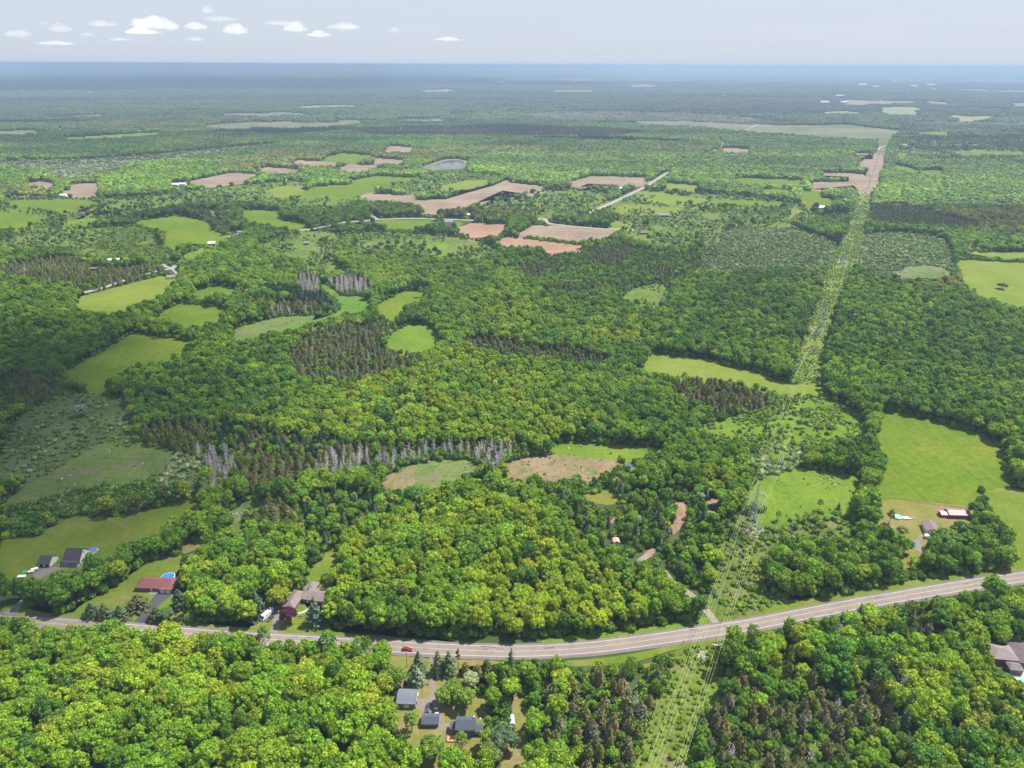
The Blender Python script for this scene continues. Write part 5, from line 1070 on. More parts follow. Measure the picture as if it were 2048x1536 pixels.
# red roofed ranch house
h = house('ranch_house', (310, 1183), R(-2.5), 'long ranch house with reddish brown hipped roof and white garage doors', 'house', 13)
wall_box(h, -10.6, 10.6, 0, 8.2, 2.8, MT['slate']); roof(h, -10.6, 10.6, 0, 8.2, 2.8, 2.1, MT['r_red'], hip=3.4, over=.6)
slab(h, 'front_wing', MT['slate'], 3.6, 10.2, -1.4, -.002, 0, 2.6); roof(h, 3.6, 10.2, -1.2, 3.2, 2.6, .5, MT['r_red'], over=.3, name='porch_roof')
for x in (5.3, 8.3): slab(h, 'garage_door', MT['door'], x - 1.2, x + 1.2, -1.48, -1.402, 0, 2.2)
for x in (-9, -5.6, 1.9): window(h, x, 0, 1.0, 1.4, 1.1)
slab(h, 'door', MT['door'], -2.3, -1.3, -.06, -.002, 0, 2.1)
slab(h, 'step', A_['concrete'], -2.8, 2.6, -1.9, -.1, 0, .25)
# white gabled house and its garage
h = house('farmhouse', (146, 1128.5), R(-3), 'white gabled house with steep dark roof and front porch', 'house', 10)
wall_box(h, -5, 5, 0, 9.5, 3.6, MT['white'], 'x', 4.4); roof(h, -5, 5, 0, 9.5, 3.6, 4.4, MT['r_purple'], over=.35)
slab(h, 'porch_floor', MT['greydeck'], -5, 5, -2.2, -.002, 0, .5); roof(h, -5, 5, -2.4, .1, 3.0, .25, MT['r_purple'], over=.1, name='porch_roof')
for x in (-4.8, -1.6, 1.6, 4.7): slab(h, 'post', MT['trim'], x, x + .15, -2.1, -1.95, .502, 3.0)
for x in (-3.4, 3.2): window(h, x, 0, 1.1, 1.2, 1.2)
for y, z in ((2.6, 1.2), (6.6, 1.2), (4.75, 4.9)): window(h, 5, y, z, 1.0, 1.2, 'r')
slab(h, 'door', MT['dark'], -.5, .5, -.06, -.002, .5, 2.6); slab(h, 'rear_deck', MT['deck'], 5.002, 8.2, 6.8, 10.4, 0, 1.0)
h = house('garage', (89.5, 1134), R(-3), 'white garage with dark roof beside the curved grey driveway', 'garage', 7)
wall_box(h, -3.5, 3.5, 0, 7.5, 2.6, MT['white'], 'x', 2.6); roof(h, -3.5, 3.5, 0, 7.5, 2.6, 2.6, MT['r_purple'], over=.3)
for x in (-1.8, 1.7): slab(h, 'garage_door', MT['dark'], x - 1.2, x + 1.2, -.07, -.002, 0, 2.1)
# red barn with ribbed pinkish roof
h = house('barn', (1910, 1037), R(-3), 'long red barn with pinkish white ribbed roof by the field', 'barn', 12)
wall_box(h, -4, 9.5, 0, 7, 2.7, MT['red'], 'x', 1.5); roof(h, -4, 9.5, 0, 7, 2.7, 1.5, shingles('pale_pink_tin', (.21, .14, .135), True), over=.3)
slab(h, 'lean_to', MT['red'], -8.6, -4.002, .6, 5.2, 0, 2.1); roof(h, -8.6, -4.3, .6, 5.2, 2.1, .8, MT['r_pink'], over=.25, name='lean_to_roof')
for x in (-2.4, 1.5): slab(h, 'door', MT['dark'], x - .6, x + .6, -.06, -.002, 0, 2.0)
# brown roofed house among the maples
h = house('house', (1864, 1070), R(-14), 'purple brown roofed house half hidden by the big maples', 'house', 7)
wall_box(h, -4, 4, 0, 10, 2.9, MT['white'], 'y', 1.7); roof(h, -4, 4, 0, 10, 2.9, 1.7, shingles('mauve_shingles', (.16, .11, .13)), 'y')
for y in (2.5, 7.0): window(h, -4, y, 1.1, 1.0, 1.1, 'l')
window(h, 0, 0, 1.1, 1.3, 1.1)
h = house('cottage', (1789, 1088), R(10), 'small pink roofed cottage hemmed in by trees at the right', 'house', 5)
wall_box(h, -3.4, 3.4, 0, 5.6, 2.4, MT['grey'], 'x', 1.3); roof(h, -3.4, 3.4, 0, 5.6, 2.4, 1.3, MT['r_pink']); window(h, 1, 0, 1, 1, 1)
h = house('shed', (1233, 1091), R(4), 'small pink roofed shed alone in the mixed wood', 'shed', 5)
wall_box(h, -1.9, 1.9, 0, 4.2, 2.3, MT['greenwall'], 'y', .8); roof(h, -1.9, 1.9, 0, 4.2, 2.3, .8, MT['r_pink'], 'y', over=.2); slab(h, 'door', MT['dark'], -.5, .5, -.05, -.002, 0, 1.9)
# large hipped house at the right edge with pool terrace
h = house('villa', (2016, 1336), R(-8), 'large house with mauve grey hipped roofs at the right edge', 'house', 13)
wall_box(h, -6.5, 4.2, 1.5, 11, 4.2, MT['slate']); roof(h, -6.5, 4.2, 1.5, 11, 4.2, 2.2, shingles('mauve_grey', (.19, .155, .155)), hip=4.2, over=.6)
slab(h, 'front_wing', MT['slate'], -1.4, 4.4, -4, 1.498, 0, 3.1); roof(h, -1.4, 4.4, -4, 1.2, 3.1, 1.0, shingles('dusky_shingles', (.15, .12, .125)), 'x', hip=1.6, name='front_roof')
slab(h, 'side_wing', MT['slate'], 4.402, 15, .5, 14, 0, 4.0); roof(h, 4.8, 15, .5, 14, 4.0, 3.0, shingles('dark_mauve', (.13, .105, .115)), 'y', hip=4.5, name='side_roof')
for y in (3.5, 6.5, 9): window(h, -6.5, y, 1.2, 1.2, 1.3, 'l')
for x in (0, 2.8): window(h, x, -4, 1.0, 1.4, 1.3)
for x in (-.6, -1.6): slab(h, 'vent', MT['trim'], x, x + .3, 7.6, 7.9, 5.4, 6.2)
pt = flat_poly('terrace', z1908([(1180, 960), (1260, 930), (1560, 900), (1900, 1000), (1900, 1400), (1536, 1230), (1400, 1130), (1330, 1050)]), .2, A_['concrete'], 'pale terrace round the turquoise pool at the right edge', 'terrace', .18)
paint('F', z1908([(1180, 960), (1260, 930), (1560, 900), (1700, 1250), (1536, 1230), (1400, 1130)]))
flat_poly('pool_water', z1908([(1400, 1110), (1440, 1040), (1560, 1090), (1800, 1200), (1760, 1300), (1500, 1170)]), .24, MT['poolwater'], 'turquoise swimming pool cut off by the right edge', 'pool', smooth=2)

# pools, tarps, small yard things
def round_pool(px, r, hgt, top, lab, ry=None, keep=6):
    p = at(*px); KEEPOUT.append((p[0], p[1], keep)); e = tag(empty('swimming_pool', (p[0], p[1], 0)), lab, 'pool')
    mb = MB(); mb.disc(0, 0, 0, hgt, r, 28, ry); mb.build('pool_wall', MT['poolwall'], e)
    mb = MB(); mb.disc(0, 0, hgt + .003, hgt + .05, r * .94, 28, (ry or r) * .94); mb.build('water_cover' if top == 'cover' else 'water', MT[top], e)
    return e
round_pool((336, 1157), 3.9, 1.2, 'cover', 'round above ground pool under a blue cover behind the red roof')
e = round_pool((186, 1102), 3.1, .9, 'cover', 'small oval blue pool off the white house deck', 1.9); e.rotation_euler[2] = .3
e = round_pool((1795, 1036), 2.5, 1.2, 'poolwater', 'round pale blue pool with white rim on the dry lawn')
slab(e, 'deck', MT['trim'], 2.6, 6.5, -2.2, .2, 0, 1.1); slab(e, 'steps', MT['greydeck'], 6.6, 9, -1.8, -.2, 0, .5)
p = at(128, 1154); e = tag(empty('tarp_tent', (p[0], p[1], 0), .3), 'bright blue tarp stretched over a low frame by the driveway', 'tarp')
mb = MB(); mb.add([(-2.4, -1.6, .9), (2.4, -1.4, 1.1), (2.2, 1.5, 1.2), (-2.2, 1.4, 1.0), (0, 0, 1.75)], [(0, 1, 4), (1, 2, 4), (2, 3, 4), (3, 0, 4)]); mb.build('tarp', MT['tarp'], e)
for x, y in ((-2.3, -1.5), (2.3, -1.3), (2.1, 1.4), (-2.1, 1.3)): slab(e, 'pole', MT['steel'], x, x + .06, y, y + .06, 0, 1.0)
def utility_trailer(px, L, W, Hh, rz, lab, mat='trim'):
    p = at(*px); e = tag(empty('trailer', (p[0], p[1], 0), rz), lab, 'trailer'); KEEPOUT.append((p[0], p[1], 3))
    mb = MB(); mb.box(-L / 2, L / 2, -W / 2, W / 2, .45, Hh); o = mb.build('box', MT[mat], e)
    bv = o.modifiers.new('b', 'BEVEL'); bv.width = .12; bv.segments = 2
    for s in (-1, 1):
        mb = MB(); mb.disc(0, 0, -.1, .1, .35, 12); w = mb.build('wheel', MT['dark'], e); w.rotation_euler = (R(90), 0, 0); w.location = (0, s * (W / 2 + .05), .35)
    mb = MB(); mb.bar((L / 2, 0, .5), (L / 2 + 1.1, 0, .45), .06); mb.build('drawbar', MT['steel'], e)
utility_trailer((70, 1141.5), 3.6, 1.8, 1.7, .5, 'white covered trailer at the edge of the curved driveway')
utility_trailer((63, 1145), 3.0, 1.6, 1.2, .3, 'low white trailer in the row beside the curved driveway')
utility_trailer((44, 1156), 4.2, 2.0, 1.6, .1, 'white trailer partly behind trees at the far left')
utility_trailer((1819.5, 1483), 2.2, 4.0, 2.2, .15, 'white camper parked alone in a gap of the lower right wood')
utility_trailer((1852, 1076), 2.6, 2.2, 2.4, .2, 'white van body parked by the mauve roofed house')
utility_trailer((1817, 1084), 1.6, 1.2, 1.1, .9, 'tiny white box trailer at the fork of the grey driveway')
paint('F', [(1808, 1468), (1830, 1466), (1832, 1490), (1812, 1492)])
p = at(51, 1146); e = tag(empty('trampoline', (p[0], p[1], 0)), 'round green trampoline on the grass beside the parked trailers', 'trampoline')
mb = MB(); mb.disc(0, 0, .8, .86, 1.7, 20); mb.build('mat', plain('green_mat', (.05, .25, .14), .8), e)
for k in range(4): mb = MB(); a = k * 1.57 + .4; mb.bar((math.cos(a) * 1.6, math.sin(a) * 1.6, 0), (math.cos(a) * 1.6, math.sin(a) * 1.6, .8), .04); mb.build('leg', MT['steel'], e)
for px, lab in (((600.5, 1236), 'long brown garden bench on the lawn before the bungalow'), ((613, 1235), 'dark garden bench beside the tall blue spruce')):
    p = at(*px); e = tag(empty('bench', (p[0], p[1], 0)), lab, 'bench')
    slab(e, 'seat', MT['wood'], -1.3, 1.3, -.3, .3, .45, .55); slab(e, 'backrest', MT['wood'], -1.3, 1.3, .3, .38, .55, 1.1)
    for x in (-1.1, 1.0): slab(e, 'leg', MT['dark'], x, x + .12, -.2, .2, 0, .45)

# vehicles
def car(px, rz, paint_mat, lab, L=4.6, W=1.85, Hh=1.5, kind='car', name='parked_car'):
    p = at(*px); e = tag(empty(name, (p[0], p[1], .19), rz), lab, kind); KEEPOUT.append((p[0], p[1], 4))
    hb = Hh * .56; prof = [(-.5, .30), (-.5, .62 * hb / .84), (-.47, hb), (-.30, hb * 1.04), (.22, hb * 1.02), (.46, hb * .86), (.5, .6 * hb), (.5, .30)]
    def loft(prof, w0, w1, bm_):
        n = len(prof); vs = []
        for s in (-1, 1):
            for x, z in prof:
                vs.append((x * L, s * (w0 if z < hb * .9 else w1), z))
        bm_.add(vs, [tuple(range(n)), tuple(range(n, 2 * n))[::-1]] + [(i, n + i, n + (i + 1) % n, (i + 1) % n) for i in range(n)])
    mb = MB(); loft(prof, W / 2, W / 2 * .95, mb); o = mb.build('body', paint_mat, e); b = o.modifiers.new('b', 'BEVEL'); b.width = .07; b.segments = 2
    gp = [(-.40, hb * 1.0), (-.33, Hh * .97), (-.02, Hh * .98), (.20, hb * 1.0)]
    mb = MB(); vs = []
    for s in (-1, 1): vs += [(x * L, s * W / 2 * (.93 if z < Hh * .9 else .76), z) for x, z in gp]
    mb.add(vs, [(0, 1, 2, 3), (7, 6, 5, 4), (0, 4, 5, 1), (1, 5, 6, 2), (2, 6, 7, 3), (3, 7, 4, 0)]); mb.build('window', MT['glass'], e)
    mb = MB(); mb.box(-.325 * L, -.03 * L, -W / 2 * .77, W / 2 * .77, Hh * .975, Hh + .02); mb.build('roof', paint_mat, e)
    for x in (-.31, .31):
        for s in (-1, 1):
            mb = MB(); mb.disc(0, 0, -.11, .11, .33, 14); w = mb.build('wheel', MT['dark'], e); w.rotation_euler = (R(90), 0, 0); w.location = (x * L, s * (W / 2 - .08), .33)
            mb = MB(); mb.disc(0, 0, -.12, .12, .19, 10); mb.build('rim', MT['steel'], w)
    for s in (-1, 1): slab(e, 'headlight', MT['trim'], .49 * L, .505 * L, s * W * .36 - .2, s * W * .36 + .2, hb * .62, hb * .8)
    return e
def carpaint(name, col): m, nt, b = mat_new(name); b.inputs['Base Color'].default_value = (*col, 1); b.inputs['Roughness'].default_value = .3; b.inputs['Metallic'].default_value = .3; b.inputs['Coat Weight'].default_value = .5; return m
hd = hwy[np.argmin(np.hypot(*(hwy - at(815, 1301)[:2]).T)) + 1] - hwy[np.argmin(np.hypot(*(hwy - at(815, 1301)[:2]).T))]
car((814.5, 1301), math.atan2(hd[1], hd[0]), carpaint('red_paint', (.30, .008, .03)), 'bright red car driving on the highway', 5.6, 2.0, 1.6, name='moving_car')
car((857, 1417), R(-97), carpaint('dark_blue_paint', (.05, .07, .10)), 'dark blue minivan parked on the gravel yard', 5.0, 2.0, 1.8)
car((873, 1424.5), R(-78), carpaint('silver_paint', (.55, .56, .58)), 'silver car parked before the small garage', 4.2, 1.8, 1.45)
car((541, 1239), R(-112), carpaint('charcoal_paint', (.06, .065, .075)), 'charcoal car parked beside the white motorhome', 4.3, 1.8, 1.5)
p = at(535, 1233); e = tag(empty('motorhome', (p[0], p[1], .16), R(-113)), 'white motorhome parked beside the bungalow driveway', 'motorhome'); KEEPOUT.append((p[0], p[1], 6))
mb = MB(); mb.box(-3.9, 3.3, -1.2, 1.2, .5, 3.1); o = mb.build('body', MT['trim'], e); b = o.modifiers.new('b', 'BEVEL'); b.width = .2; b.segments = 3
mb = MB(); mb.add([(3.302, -1.1, .5), (4.4, -1.0, .5), (4.4, 1.0, .5), (3.302, 1.1, .5), (3.302, -1.1, 2.5), (4.1, -1.0, 1.3), (4.1, 1.0, 1.3), (3.302, 1.1, 2.5)], [(0, 3, 2, 1), (4, 5, 6, 7), (0, 1, 5, 4), (1, 2, 6, 5), (2, 3, 7, 6), (3, 0, 4, 7)]); mb.build('cab', MT['trim'], e)
mb = MB(); mb.add([(3.36, -.9, 2.44), (3.36, .9, 2.44), (4.06, .85, 1.42), (4.06, -.85, 1.42)], [(0, 3, 2, 1)]); mb.build('windscreen', MT['glass'], e)
for x in (-2.6, -.6, 1.4):
    for s in (-1, 1): slab(e, 'window', MT['glass'], x - .5, x + .5, min(s * 1.2, s * 1.24), max(s * 1.2, s * 1.24), 1.7, 2.4)
for x in (-1.8, .4): slab(e, 'roof_vent', MT['greydeck'], x - .35, x + .35, -.35, .35, 3.102, 3.35)
for x in (-2.6, 3.2):
    for s in (-1, 1): mb = MB(); mb.disc(0, 0, -.14, .14, .42, 14); w = mb.build('wheel', MT['dark'], e); w.rotation_euler = (R(90), 0, 0); w.location = (x, s * 1.08, .42)

# fence of the paddock and the field corner at the right
def fence(pts, lab, hgt=1.3, step=3.0):
    P = np.array([at(*p)[:2] for p in pts]); o0 = P[0]; e = tag(empty('fence', (o0[0], o0[1], 0)), lab, 'fence'); Q = []
    for i in range(len(P) - 1):
        L = np.linalg.norm(P[i + 1] - P[i]); m = max(1, int(L / step)); Q += [P[i] + (P[i + 1] - P[i]) * k / m for k in range(m)]
    Q.append(P[-1])
    for q in Q: slab(e, 'post', MT['wood'], q[0] - o0[0] - .08, q[0] - o0[0] + .08, q[1] - o0[1] - .08, q[1] - o0[1] + .08, 0, hgt)
    for z in (.45, .8, 1.12):
        mb = MB()
        for a, b in zip(Q[:-1], Q[1:]): mb.bar((a[0] - o0[0], a[1] - o0[1], z), (b[0] - o0[0], b[1] - o0[1], z), .05)
        mb.build('rail', MT['wood'], e)
fence([(1757, 996), (1800, 999), (1868, 1010), (1900, 1014), (1941, 1019)], 'dark rail fence between the bright meadow and the red barn')
fence([(1959, 968), (1966, 985), (1976, 1000)], 'short grey rail fence at the corner of the bright meadow')
flat_poly('paddock', z1740([(1120, 90), (1400, 125), (1700, 150), (1690, 185), (1400, 180), (1290, 220), (1220, 300), (1180, 260), (1160, 170)]), .14, G['dirt'], 'brown trodden paddock beside the red barn', 'paddock')

# ------------------------------------------------------------------ power line
TW = [(-41, -4), (152, 373), (340, 739), (498, 1048), (676, 1398), (850, 1742), (1030, 2095), (1215, 2460), (1400, 2825)]
ldir = Vector((152 + 41, 377, 0)).normalized(); lang = math.atan2(ldir.y, ldir.x) - math.pi / 2
ARMS = [(19.5, 4.6), (24.5, 6.4), (29.5, 4.6)]
def pylon(x, y, lab, full=True):
    e = tag(empty('pylon', (x, y, 0), lang), lab, 'pylon', 'steel lattice pylons of the power line')
    H = 36.0
    def w(z): return 3.6 * (1 - z / 19) + 1.15 * (z / 19) if z < 19 else 1.15 * (1 - (z - 19) / 17 * .85)
    lv = [0, 4, 7.6, 10.8, 13.6, 16.2, 19, 22, 24.5, 27, 29.5, 32.5, 36]
    C = [(-1, -1), (1, -1), (1, 1), (-1, 1)]
    for c in C:
        mb = MB()
        for a, b in zip(lv[:-1], lv[1:]): mb.bar((c[0] * w(a), c[1] * w(a), a), (c[0] * w(b), c[1] * w(b), b), .13 if a < 19 else .09)
        mb.build('leg', MT['steel'], e)
    mb = MB()
    for a, b in zip(lv[:-1], lv[1:]):
        for i in range(4):
            c, d = C[i], C[(i + 1) % 4]
            mb.bar((c[0] * w(a), c[1] * w(a), a), (d[0] * w(b), d[1] * w(b), b), .06); mb.bar((d[0] * w(a), d[1] * w(a), a), (c[0] * w(b), c[1] * w(b), b), .06)
            mb.bar((c[0] * w(b), c[1] * w(b), b), (d[0] * w(b), d[1] * w(b), b), .06)
    mb.build('bracing', MT['steel'], e)
    for z, L in ARMS:
        for s in (-1, 1):
            mb = MB()
            for yy_ in (-1, 1):
                mb.bar((s * w(z), yy_ * w(z), z), (s * L, 0, z), .07); mb.bar((s * w(z + 1.6), yy_ * w(z + 1.6), z + 1.6), (s * L, 0, z), .06)
            for t in (.35, .68): mb.bar((s * (w(z) + (L - w(z)) * t), 0, z), (s * (w(z) + (L - w(z)) * t), 0, z + 1.5 * (1 - t)), .05)
            mb.build('arm', MT['steel'], e)
            mb = MB(); mb.bar((s * L, 0, z - .1), (s * L, 0, z - 1.9), .1, 6); mb.build('insulator', MT['insul'], e)
    for c in C: slab(e, 'footing', A_['concrete'], c[0] * 3.6 - .4, c[0] * 3.6 + .4, c[1] * 3.6 - .4, c[1] * 3.6 + .4, -.2, .35)
    KEEPOUT.append((x, y, 6)); return e
LABS = [None, 'nearest steel lattice pylon standing in the grassy scrub', 'second steel lattice pylon between the two dark woods', 'third steel lattice pylon by the stony patch in the clearing', 'fourth faint pylon in the green cleared strip', 'fifth faint pylon at the far end of the cleared strip', 'sixth distant pylon on the brown fields', 'seventh distant pylon beyond the brown fields', 'farthest visible pylon of the line']
for i, (x, y) in enumerate(TW):
    if 0 < i < 8: pylon(x, y, LABS[i])
side = Vector((ldir.y, -ldir.x, 0))
for ai, (z, L) in enumerate(ARMS):
    for s in (-1, 1):
        mb = MB()
        for i in range(len(TW) - 2):
            a = Vector((*TW[i], z - 1.9)) + side * s * L; b = Vector((*TW[i + 1], z - 1.9)) + side * s * L
            nseg = 16 if i < 3 else 8; sag = 8.5; pts = []
            for k in range(nseg + 1):
                t = k / nseg; q = a.lerp(b, t); q.z -= sag * 4 * t * (1 - t); pts.append(q)
            for k in range(nseg): mb.bar(pts[k], pts[k + 1], .023, 3)
        tag(mb.build('power_cable', MT['wire']), '%s cable on the %s side of the pylons' % (['lowest', 'middle', 'topmost'][ai], 'left' if s < 0 else 'right'), 'cable', 'conductors of the power line')
mb = MB()
for i in range(len(TW) - 2):
    a = Vector((*TW[i], 36)); b = Vector((*TW[i + 1], 36)); pts = [a.lerp(b, k / 10) - Vector((0, 0, 6 * 4 * (k / 10) * (1 - k / 10))) for k in range(11)]
    for k in range(10): mb.bar(pts[k], pts[k + 1], .025, 3)
tag(mb.build('ground_cable', MT['steel']), 'thin grey earth wire running over the pylon tips', 'cable')
# stones at the pylon feet and in the clearing
def stones(pts, n, lab, seed, rr=(.25, .7)):
    rng = np.random.default_rng(seed); P = np.array([at(*p)[:2] for p in pts]); lo, hi = P.min(0), P.max(0); mb = MB()
    for k in range(n):
        x, y = rng.uniform(lo, hi); r = rng.uniform(*rr); v, f = ico(1, r, (x, y, r * .3), (1.1, 1, .6), .3, rng); mb.add(v, f)
    tag(mb.build('rubble', MT['stone']), lab, 'stones', kind='stuff')
stones([(1483, 1058), (1535, 1076)], 120, 'pale rubble scattered round the foot of the nearest pylon', 1)
stones([(1668, 520), (1701, 528)], 60, 'grey stones in the clearing by the third pylon', 2, (.5, 1.4))
stones([(1615, 655), (1652, 672)], 70, 'grey stones in the cleared strip between the dark woods', 3, (.4, 1.1))
stones([(1392, 1302), (1420, 1322)], 110, 'grey stones below the highway under the cables', 4, (.2, .5))
stones([(1424, 1289), (1447, 1294)], 60, 'grey rubble by the highway edge near the cables', 6, (.2, .55))
stones([(458, 1018), (492, 1042)], 90, 'grey rubble on the bare ground left of the cedars', 7, (.25, .6))

# roadside poles
def pole(px, hgt, lab, arm=True):
    p = at(*px); e = tag(empty('utility_pole', (p[0], p[1], 0)), lab, 'pole')
    mb = MB(); mb.bar((0, 0, -.5), (0, 0, hgt), .17, 8, .11); mb.build('post', MT['wood'], e)
    if arm: slab(e, 'crossarm', MT['wood'], -1.1, 1.1, -.06, .06, hgt - .8, hgt - .65)
    KEEPOUT.append((p[0], p[1], 2.2))
pole((814.4, 1335), 11, 'tall wooden utility pole below the red car')
pole((1013, 1330), 5.5, 'short wooden pole by the highway right of the slim poplar', False)
pole((302, 1238), 9, 'wooden pole beside the black driveway')
pole((1366.5, 1288), 3.0, 'small dark marker post on the highway shoulder by the cables', False)
pole((1509, 1264), 3.4, 'dark marker post on the highway shoulder right of the cables', False)
pole((1723.5, 1226), 5.0, 'thin pole at the highway edge by the lower right woods', False)
pole((1, 1214), 8, 'pale pole at the left edge by the grey lane')

# ------------------------------------------------------------------ farm buildings in the middle distance and far off
def mpp(px): p = at(*px); return float((p - np.array([0, 0, CAM_H])) @ fw) / F
def farm(px, wpx, col, rf, lab, dep=.6, hfac=.28, name='farm_building', rz=0.0, windows=0, keep=True):
    """gabled building whose front base centre projects to px and whose width covers wpx pixels"""
    s = mpp(px); W = wpx * s; D = W * dep; H_ = max(2.6, W * hfac); rise = min(W, D) * .28
    p = at(*px); e = tag(empty(name, (p[0], p[1], 0), rz), lab, 'building')
    if keep: KEEPOUT.append((p[0], p[1] + D / 2, max(W, D) * .62)); KEEPOUT.append((p[0], p[1] - 10, W * .5))
    wall_box(e, -W / 2, W / 2, 0, D, H_, MT[col], 'x', rise); roof(e, -W / 2, W / 2, 0, D, H_, rise, MT[rf], over=.5, thick=.3)
    paint('F', [(px[0] - wpx * .55, px[1] + 3), (px[0] + wpx * .55, px[1] + 3), (px[0] + wpx * .55, px[1] - wpx * .5), (px[0] - wpx * .55, px[1] - wpx * .5)])
    for k in range(windows): window(e, (k - (windows - 1) / 2) * W / max(windows, 1), 0, H_ * .35, W * .1, H_ * .3)
    return e
farm((424, 494), 13, 'grey', 'r_white', 'grey barn with bright white roof at the foot of the big meadow', .8, .55, 'barn', .25, 1)
farm((220.5, 524), 10, 'white', 'r_white', 'white greenhouse, left one of the pair beside the scrub', .9, .25, 'greenhouse')
farm((236, 523), 9, 'white', 'r_white', 'white greenhouse, right one of the pair beside the scrub', .9, .25, 'greenhouse')
farm((345, 558), 20, 'white', 'r_grey', 'grey roofed farmhouse at the bend of the pale road', .5, .2, 'farmhouse', .2, 3)
farm((351, 573), 6, 'white', 'r_grey', 'tiny white shed below the grey roofed farmhouse', .8, .4, 'shed')
farm((126, 394), 13, 'white', 'r_white', 'white roofed barn before the left brown field', .6, .25, 'barn')
farm((95, 382), 13, 'grey', 'r_grey', 'grey roofed house among trees by the far left brown field', .5, .2, 'farmhouse')
farm((349, 372), 14, 'white', 'r_white', 'left white farm building below the long brown field', .6, .2, 'barn')
farm((364, 371), 14, 'white', 'r_white', 'right white farm building below the long brown field', .5, .2, 'barn')
farm((188, 541), 15, 'brick', 'r_brown', 'low brown roofed shed in the grey brown wood', .5, .2, 'shed')
farm((898, 449), 17, 'white', 'r_grey', 'white house with pale grey roof beside the reddish field', .6, .3, 'farmhouse', .15, 3)
farm((940, 433), 11, 'white', 'r_white', 'small white roofed house above the curving pale road', .7, .3, 'farmhouse')
farm((613, 490), 10, 'grey', 'r_grey', 'grey roofed house in the trees left of the centre wood', .8, .4, 'house')
farm((731, 498), 8, 'white', 'r_grey', 'tiny pale house in a gap of the centre left wood', .7, .4, 'house')
farm((662, 482), 8, 'brick', 'r_brown', 'small brown roofed house left of the centre wood', .7, .4, 'house')
farm((779, 418), 7, 'grey', 'r_grey', 'small grey roofed house beside the pale side road', .7, .4, 'house')
farm((480, 467), 10, 'white', 'r_grey', 'pale roofed house at the end of the grey brown hedgerow', .6, .3, 'house')
farm((1325, 434), 26, 'brick', 'r_grey', 'long grey roofed bungalow on the far green lawn', .35, .13, 'bungalow')
farm((1288, 469), 16, 'brick', 'r_brown', 'brown roofed house right of the ploughed fields', .5, .2, 'house')
farm((1643, 419), 12, 'white', 'r_white', 'bright white barn behind the dark conifers', .7, .35, 'barn')
farm((1240, 380), 12, 'white', 'r_white', 'white shed among trees near the straight pale road', .5, .25, 'shed')
farm((1306, 393), 9, 'brick', 'r_brown', 'small brown roofed house right of the straight pale road', .5, .25, 'house')
FAR = [((1809, 291), 9, 'white roofed farmhouse among the woods far at the right'), ((1770, 293), 6, 'small white shed beyond the brown fields'), ((1924, 304), 7, 'small white farmhouse far at the right'), ((1364, 319), 6, 'tiny white house by the winding road'),
       ((1579, 223), 8, 'pale pinkish farm far off by the beige marsh'), ((1054, 213), 9, 'tiny white farm on the distant plain at the centre'), ((1762, 202), 6, 'bright white barn on the far brown field'), ((1843, 229), 7, 'white farm at the corner of the pale hay field'), ((1768, 228), 4, 'tiny white shed at the edge of the pale hay field'),
       ((1650, 207), 21, 'long white barn, left one of the pair far off'), ((1690, 207), 20, 'long white barn, right one of the pair far off'), ((1680, 194), 18, 'white sheds above the pair of long barns'), ((1706, 209), 4, 'tiny white shed right of the long barns'),
       ((1740, 166), 6, 'white hall of the distant town, left'), ((1726, 172), 20, 'wide pale hall of the distant town'), ((1752, 175), 14, 'low pale hall of the distant town'), ((1788, 176), 8, 'pale block in the middle of the distant town'), ((1792, 165), 12, 'white hall at the upper edge of the distant town'), ((1828, 174), 16, 'white hall right of the middle of the distant town'), ((1862, 172), 18, 'long pinkish hall at the right of the distant town'), ((1870, 180), 12, 'low hall below the right of the distant town'),
       ((180, 187), 14, 'long white building far off at the left'), ((202, 186.5), 9, 'white building beside the long one at the far left'), ((834, 165), 14, 'white building far off left of the centre'), ((1002, 167), 16, 'white building on the horizon plain at the centre'), ((1001, 185.5), 4, 'tiny white speck of a farm below the centre horizon'), ((395, 188), 6, 'tiny white house on the dark blue plain'), ((450, 188.5), 5, 'tiny white house right of the other on the dark blue plain'), ((720, 183), 5, 'tiny pale house beside a distant hay field'),
       ((350, 150), 14, 'faint white building near the horizon at the left'), ((120, 149), 12, 'faint white building near the horizon at the far left'), ((1334, 168), 6, 'tiny white shed on the distant pale patch'), ((1447, 193), 10, 'tiny white house on the distant green field'), ((1490, 196), 7, 'tiny pale house on the distant green field'), ((1545, 152), 16, 'faint long roof near the horizon'), ((120, 260), 8, 'tiny pale farm among the left far woods'), ((280, 263), 7, 'tiny white farm by the strip of far grass'), ((288, 262), 4, 'tiny white barn by the strip of far grass'), ((1200, 160), 8, 'faint white speck of a building near the horizon')]
for px, w, lab in FAR: farm(px, w * .85, 'grey', 'r_far', lab, .5, .12, 'distant_building', random.uniform(-.2, .2))

